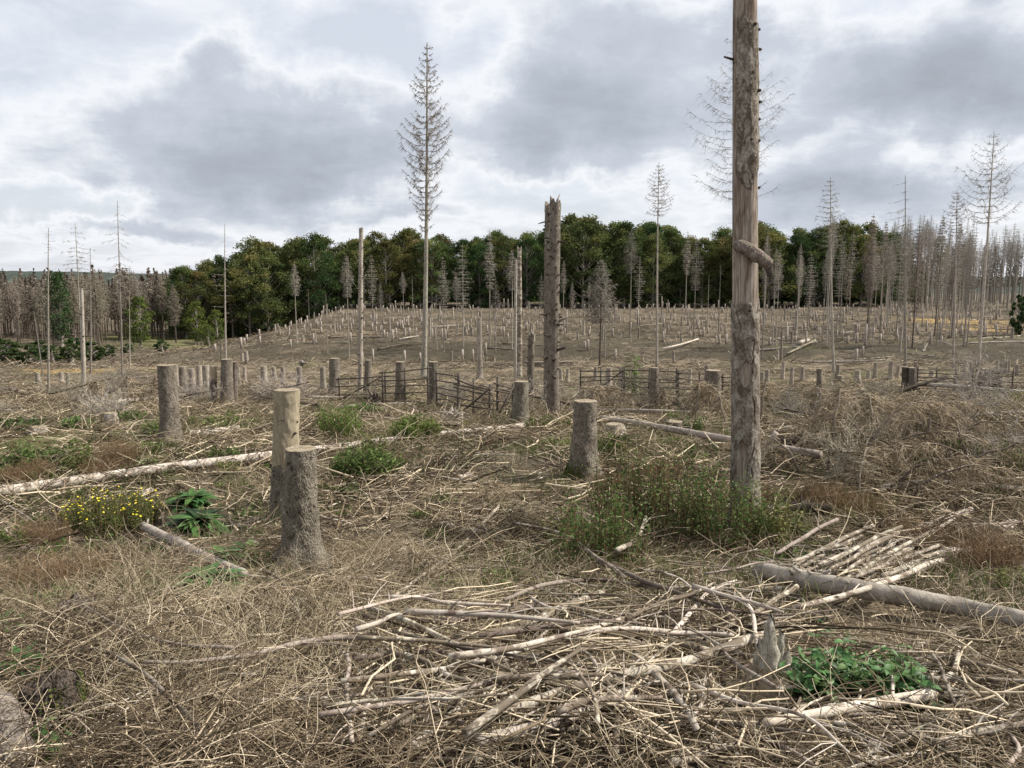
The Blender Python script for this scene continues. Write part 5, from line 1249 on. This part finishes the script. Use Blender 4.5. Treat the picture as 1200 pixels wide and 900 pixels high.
# the shrub group round the big snag
bushy('leafy_shrub', 'green leafy shrub left of the thick patchy trunk, standing lowest of its group', 705, 668, 95, 1.05, 2300, .043, 90, 'leaf_green', 1, True)
bushy('leafy_shrub', 'tall yellowing shrub behind the lowest green shrub', 740, 622, 90, 1.25, 2000, .043, 90, 'leaf_dull', 2, True)
bushy('leafy_shrub', 'dense olive shrub between the yellowing shrub and the patchy trunk', 795, 632, 110, 1.25, 2700, .045, 110, 'leaf_dull', 3, True)
bushy('leafy_shrub', 'dark shrub hugging the foot of the thick patchy trunk', 848, 645, 80, 1.05, 1900, .045, 80, 'leaf_green', 4, True)
bushy('leafy_shrub', 'low sparse shrub right of the patchy trunk foot', 893, 640, 60, .85, 1700, .045, 50, 'leaf_dull', 5, True)
bushy('leafy_shrub', 'small loose shrub at the shrub group left end', 665, 640, 50, .45, 700, .042, 25, 'leaf_green', 6, True)
bushy('leafy_shrub', 'thin sprawling shrub below the patchy trunk', 900, 672, 50, .28, 500, .04, 20, 'leaf_green', 7, True)
bushy('ragwort', 'yellow flowering ragwort bush below the whitish peeled log', 133, 624, 104, .60, 10000, .026, 220, 'leaf_rag', 8, True, None, 130)
bushy('ragwort', 'small yellow flower tuft left of the ragwort bush', 82, 612, 30, .30, 500, .022, 30, 'leaf_dull', 9, True, None, 14)
plants = [('bright green bush behind the whitish log', 485, 517, 46, .42, 3600, .055, 'leaf_light', True),('dark green bush in front of the thin end of the whitish log', 428, 557, 64, .42, 3600, .06, 'leaf_green', False),
 ('pale feathery green plant behind the dark green bush', 400, 512, 46, .55, 2600, .045, 'leaf_light', True),('slim pale plant behind the dark green bush', 437, 538, 24, .55, 500, .045, 'leaf_dull', True),
 ('low green leaves at the foot of the clustered stumps', 262, 500, 74, .20, 900, .08, 'leaf_green', False),('low green leaves beside the leaning stump', 185, 531, 36, .2, 500, .07, 'leaf_green', False),
 ('yellow green tuft at the foot of the leaning stump', 181, 514, 24, .35, 500, .05, 'leaf_light', True),('flat green patch near the weathered low stump', 22, 503, 40, .22, 600, .08, 'leaf_green', False),
 ('flat green patch right of the weathered low stump', 95, 502, 30, .22, 500, .08, 'leaf_green', False),('flat green patch before the left brushwood', 150, 494, 36, .22, 500, .08, 'leaf_green', False),
 ('wide green patch at the left edge below the low log', 40, 540, 70, .2, 1000, .07, 'leaf_green', False),('tall green sprigs behind the whitish peeled log', 95, 553, 26, .5, 400, .06, 'leaf_green', True),
 ('low green plant just left of the pale topped stump', 262, 541, 30, .25, 500, .06, 'leaf_green', False),('small green plant above the whitish log', 165, 555, 24, .22, 300, .06, 'leaf_green', False),
 ('low green patch behind the mossy footed stump', 716, 528, 40, .25, 700, .06, 'leaf_green', False),('grassy green patch left of the mossy footed stump', 655, 526, 36, .2, 500, .05, 'leaf_light', False),
 ('dull green plant at the foot of the knotty snag', 640, 506, 46, .35, 600, .05, 'leaf_dull', True),('green patch behind the torn root by the fence', 478, 470, 26, .4, 500, .08, 'leaf_green', False),
 ('green patch below the grey log by the fence', 425, 487, 44, .3, 600, .08, 'leaf_green', False),('yellow leaved sapling behind the middle fence section', 740, 470, 14, 1.35, 260, .10, 'leaf_light', True),
 ('green patch under the right brushwood', 1100, 540, 60, .35, 900, .06, 'leaf_green', False),('dull green tuft at the right edge brushwood', 1175, 555, 50, .45, 900, .05, 'leaf_dull', True),
 ('dull green tuft below the dark rotten log', 915, 625, 60, .25, 700, .05, 'leaf_dull', False),('green sprigs on the right litter', 1190, 690, 40, .2, 500, .045, 'leaf_dull', False),
 ('small green tuft in the middle twig litter', 580, 704, 30, .2, 400, .03, 'leaf_light', True),('green leaves between the pale stick pile and grey log', 930, 660, 40, .2, 350, .045, 'leaf_dull', False),
 ('low green patch at the left edge below the thin dark stick', 14, 640, 40, .2, 500, .05, 'leaf_green', False),('scattered green sprigs under the ragwort', 70, 700, 36, .14, 300, .04, 'leaf_dull', False),
 ('green weeds right of the long thin log', 1180, 470, 50, .4, 500, .08, 'leaf_dull', False), ('green weeds beside the low flat cut stump', 805, 505, 30, .3, 500, .06, 'leaf_green', False)]
for i, (lab, px, by, w_, h_, n_, ls, mt, tl) in enumerate(plants):
    bushy('wild_plant', lab, px, by, w_ * 1.15, h_ * 1.3, int(n_ * 1.3), ls, max(14, n_ // 30), mt, 40 + i, tl)
r5 = np.random.default_rng(66)
for i in range(84):
    px = r5.uniform(0, 1190) if i < 46 else r5.uniform(0, 520); by = r5.uniform(470, 720) if px < 420 or r5.random() < .5 else r5.uniform(470, 560)
    bushy('weed', 'small green weed sprouting through the litter', px, by, r5.uniform(16, 52), r5.uniform(.10, .24), int(r5.uniform(120, 420)), r5.uniform(.035, .06), 14, ['leaf_green', 'leaf_light', 'leaf_dull'][i % 3], 300 + i, False, 'small weeds in the litter')
# dry rusty stalks, each clump a thing
for i, (px, by, w_, h_) in enumerate(((75,690,120,.45),(140,545,40,.55),(120,560,50,.35),(1000,600,90,.4),(960,590,70,.4),(1090,640,100,.4),(50,640,60,.35),(690,640,60,.3),(770,560,60,.35),(720,575,50,.3),(1150,660,90,.4),(1030,490,80,.4),(30,560,60,.3),(880,590,50,.4))):
    base = G(px, by); r = np.random.default_rng(700 + i); n = 420; rad = .5 * w_ * mpp(base)
    a = r.uniform(0, 6.28, n); q = rad * np.sqrt(r.random(n)); x = q * np.cos(a); y = q * np.sin(a) * .7
    p0 = np.stack([x, y, gz(base[0] + x, base[1] + y) - base[2] - .02], -1)
    P = wander(p0, r.uniform(0, 6.28, n), r.uniform(.9, 1.6, n), h_ * r.uniform(.14, .34, n), 4, .2, .15, .12, r)
    j = r.integers(0, n, n * 3); P2 = wander(P[j, r.integers(1, 4, n * 3)], r.uniform(0, 6.28, n * 3), r.uniform(.1, 1.3, n * 3), r.uniform(.02, .05, n * 3), 3, .3, .2, .1, r)
    V, F = merge([tubes(P, np.linspace(.0026, .0012, 4)[None], 3), tubes(P2, np.linspace(.0018, .001, 3)[None], 3)])
    thing('dry_stalks', 'clump of rusty brown dry stalks standing in the litter', 'plant', base, group='dry stalk clumps', data=make_mesh('dry_stalks', V, F, MATS['rust_stalks'], False, {'tint': np.concatenate([np.repeat(r.random(n), 12), np.repeat(r.random(n * 3), 9)])}))
# bark plates lying about
for i, (px, by, s) in enumerate(((530,620,.22),(526,640,.15),(665,643,.26),(615,620,.2),(298,640,.3),(170,580,.28),(645,545,.25),(740,545,.25),(545,560,.3),(1180,620,.4),(1120,662,.3),(515,650,.2),(450,610,.25),(740,690,.15),(860,690,.18),(500,680,.2),(585,660,.15))):
    base = G(px, by); r = np.random.default_rng(800 + i)
    u, v = np.meshgrid(np.linspace(-1, 1, 9), np.linspace(-1, 1, 7), indexing='ij')
    ed = 1 - .25 * r.random(u.shape) * (np.maximum(np.abs(u), np.abs(v)) > .9)
    X = u * s * .5 * ed; Y_ = np.sin(v * 1.1) * s * .28 * ed; Z = (np.cos(v * 1.1) - .45) * s * .28 + r.normal(0, .004, u.shape)
    V = np.stack([X, Y_, Z], -1).reshape(-1, 3); V = np.concatenate([V, V * [.97, .97, 1] - [0, 0, .012]])
    I = np.arange(8)[:, None] * 7; J = np.arange(6)[None]; q = np.stack([I + J, I + 7 + J, I + 8 + J, I + J + 1], -1).reshape(-1, 4)
    thing('bark_plate', 'curled pale piece of bark lying in the litter', 'bark', base + [0, 0, .03], (r.normal(0, .4), r.normal(0, .3), r.uniform(0, 6.28)), group='loose bark pieces', data=make_mesh('bark_plate', V, [np.concatenate([q, q[:, ::-1] + 63])], MATS['bark_chip']))

# ------------------------------------------------------------------ litter, twigs and grass (uncountable)
for t_ in np.linspace(0, 1, 14):
    for (a_, b_) in (((880, 697), (1200, 762)), ((165, 633), (290, 694))):
        q_ = G(a_[0] + (b_[0] - a_[0]) * t_, a_[1] + (b_[1] - a_[1]) * t_); EXCL.append((q_[0], q_[1], .22))
for q_ in (G(903, 830), G(903, 805), G(352, 672), G(68, 860), G(870, 630)): EXCL.append((q_[0], q_[1], .28))
def wedge(n, y0, y1, pw, r, side=.78, x0=1.2):
    Y = (y0 ** pw + (y1 ** pw - y0 ** pw) * r.random(n)) ** (1 / pw)
    X = r.uniform(-1, 1, n) * (side * Y + x0)
    return X, Y
def litter(name, label, n, y0, y1, pw, seg, K, rad, jaz, jel, grav, elev, mat, seed, thr=None, tint=(0., 1.), lift=.03, az=None, S=3, keep=None, flow=False, bright=.14):
    r = np.random.default_rng(seed); X, Y = wedge(n, y0, y1, pw, r)
    if thr is not None:
        m = fbm(X / 1.6 + seed, Y / 1.6, seed, 3) + r.normal(0, .06, n) > thr; X, Y = X[m], Y[m]
    if keep is not None:
        m = keep(X, Y, r); X, Y = X[m], Y[m]
    for ex, ey, er in EXCL:
        m = ((X - ex) ** 2 + (Y - ey) ** 2 > er * er) | (r.random(len(X)) < .1); X, Y = X[m], Y[m]
    n = len(X)
    p0 = np.stack([X, Y, gz(X, Y) + r.uniform(-.02, 1, n) * lift * (.3 + 2.2 * sst(.45, .7, fbm(X / .8, Y / .8, 3, 2)))], -1)
    a = (fbm(X / 1.3 + 9, Y / 1.3 + seed, 2, 2) * 14 + r.normal(0, .65, n) + math.pi * r.integers(0, 2, n)) if flow else r.uniform(0, 6.28, n) if az is None else r.normal(az[0], az[1], n) + math.pi * r.integers(0, 2, n)
    P = wander(p0, a, r.uniform(elev[0], elev[1], n), r.uniform(seg[0], seg[1], n), K, jaz, jel, grav, r)
    g = gz(P[..., 0], P[..., 1]); P[..., 2] = np.maximum(P[..., 2], g + .004)
    rr = r.uniform(rad[0], rad[1], (n, 1)) * np.linspace(1, .45, K)[None]
    V, F = tubes(P, rr, S)
    base = fbm(X / .9, Y / .9, seed + 3, 2)
    t = np.clip(tint[0] + (tint[1] - tint[0]) * (.55 * r.random(n) + .75 * (base - .18)), 0, 1)
    if mat == 'twigs':
        t = np.where(r.random(n) < bright, np.clip(r.normal(.9, .1, n), 0, 1), t * .8)
    link(name, make_mesh(name, V, F, MATS[mat], False, {'tint': np.repeat(t, K * S)}), kind='stuff', label=label, category='litter')
litter('twig_tangle', 'dense tangle of thin curly dead twigs covering the foreground', 42000, 2.6, 9.5, 1.2, (.05, .16), 6, (.0013, .0042), .22, .2, .11, (-.1, .75), 'twigs', 1, .47, (-.15, 1.15), .10, flow=True, keep=lambda X, Y, r: (r.random(len(X)) < .36) | (X < -.12 * Y))
litter('stick_litter', 'short straight sticks and bark bits strewn through the foreground', 9000, 2.6, 13, 1.3, (.05, .24), 3, (.003, .010), .12, .12, .03, (-.05, .25), 'twigs', 2, .42, (.05, 1.1), .05, (0.1, .7), 4, bright=.4)
litter('middle_twigs', 'twigs and needles strewn over the middle clearing', 46000, 9, 30, 1.1, (.09, .3), 4, (.003, .010), .2, .16, .12, (-.05, .7), 'twigs', 3, .42, (-.15, 1.1), .06, flow=True, bright=.2)
litter('middle_sticks', 'pale and dark sticks strewn over the middle clearing', 8000, 9, 40, 1.1, (.12, .5), 3, (.008, .022), .12, .1, .03, (-.05, .3), 'twigs', 10, .42, (-.1, 1.1), .08, None, 4, bright=.4)
litter('valley_twigs', 'thin brushwood strewn over the valley behind the fences', 22000, 28, 62, 1.0, (.1, .45), 3, (.005, .014), .2, .15, .1, (0, .6), 'twigs', 14, .42, (-.2, .85), .1, bright=.2)
litter('distant_twigs', 'brushwood strewn over the far slope', 22000, 60, 135, .9, (.2, .6), 3, (.011, .028), .2, .15, .1, (0, .6), 'twigs', 4, .42, (-.2, .8), .1, keep=lambda X, Y, r: (Y < 68) | (Y > 86) | (r.random(len(X)) < .35), bright=.2)
litter('straw_tangle', 'pale dry grass strands matted over the left foreground', 30000, 2.7, 9, 1.2, (.04, .12), 5, (.0011, .0028), .25, .18, .26, (.3, 1.3), 'straw', 5, .45, (.2, 1.2), .06, keep=lambda X, Y, r: r.random(len(X)) < np.clip(.75 - (X / np.maximum(Y, 1)) * 2.2, .08, 1))
litter('middle_straw', 'dry grass tufts among the stumps', 24000, 9, 34, 1.1, (.05, .15), 4, (.002, .005), .15, .15, .16, (.5, 1.5), 'straw', 6, .52, (.0, 1.0), .03)
litter('middle_grass', 'short green grass in patches among the litter', 36000, 6, 34, 1.1, (.05, .13), 4, (.0025, .006), .15, .12, .12, (.6, 1.5), 'grass_green', 7, .52, (.0, 1.0), .02)
litter('hill_grass', 'dry grass on the far slope', 9000, 60, 170, .9, (.12, .3), 3, (.02, .04), .15, .12, .12, (.6, 1.5), 'straw', 8, .54, (-.2, .6), .02)
def heap_sticks():
    r = np.random.default_rng(44); Ps = []; Rs = []; ts = []
    for (x0, y0, x1, y1, n, am, asd, Lm) in ((440, 700, 900, 900, 700, .35, .95, .9), (880, 640, 1090, 715, 160, .6, .4, .9), (900, 730, 1200, 900, 260, .3, .8, .7), (370, 500, 680, 690, 300, .2, .9, .8), (60, 640, 430, 900, 120, .2, .9, .7)):
        for i in range(n):
            c = G(r.uniform(x0, x1), r.uniform(y0, y1)); a = r.normal(am, asd); L = Lm * r.uniform(.25, 1.1); rad = r.uniform(.0025, .0085)
            if any((c[0] - e_[0]) ** 2 + (c[1] - e_[1]) ** 2 < (e_[2] + .12) ** 2 for e_ in EXCL): continue
            d = np.array([math.cos(a), math.sin(a)]); nn = np.array([-d[1], d[0]]); q = [c[:2] + d * L * t + nn * r.normal(0, .04) * L for t in (-.5, -.17, .17, .5)]
            zz = [float(gz(*p_)) + rad for p_ in (q[0], q[3])]; up = r.uniform(0, .28) * (1 if x0 > 400 else .5); tilt = r.normal(0, .05)
            Ps.append([[q[j][0], q[j][1], max(float(gz(*q[j])), zz[0] + (zz[1] - zz[0]) * j / 3) + up + tilt * (j - 1.5) * L * .5] for j in range(4)]); Rs.append(rad * np.array([1, .9, .75, .5])); ts.append(np.clip(r.normal(.95, .12), .05, 1) if r.random() < .5 else r.uniform(.05, .6))
    V, F = tubes(np.array(Ps), np.array(Rs), 5, True)
    link('thin_sticks', make_mesh('thin_sticks', V, F, MATS['twigs'], True, {'tint': np.repeat(ts, 20)}), kind='stuff', label='countless thin sticks filling the brushwood heaps', category='litter')
heap_sticks()
def chips():
    r = np.random.default_rng(9); X, Y = wedge(2600, 2.8, 16, 1.2, r); n = len(X)
    C = np.stack([X, Y, gz(X, Y) + r.uniform(.0, .05, n)], -1)
    V, F = leaf_quads(C, r.uniform(.02, .09, n), r, .25)
    link('bark_flakes', make_mesh('bark_flakes', V, F, MATS['bark_chip'], False), kind='stuff', label='small pale bark flakes scattered over the clearing', category='litter')
chips()
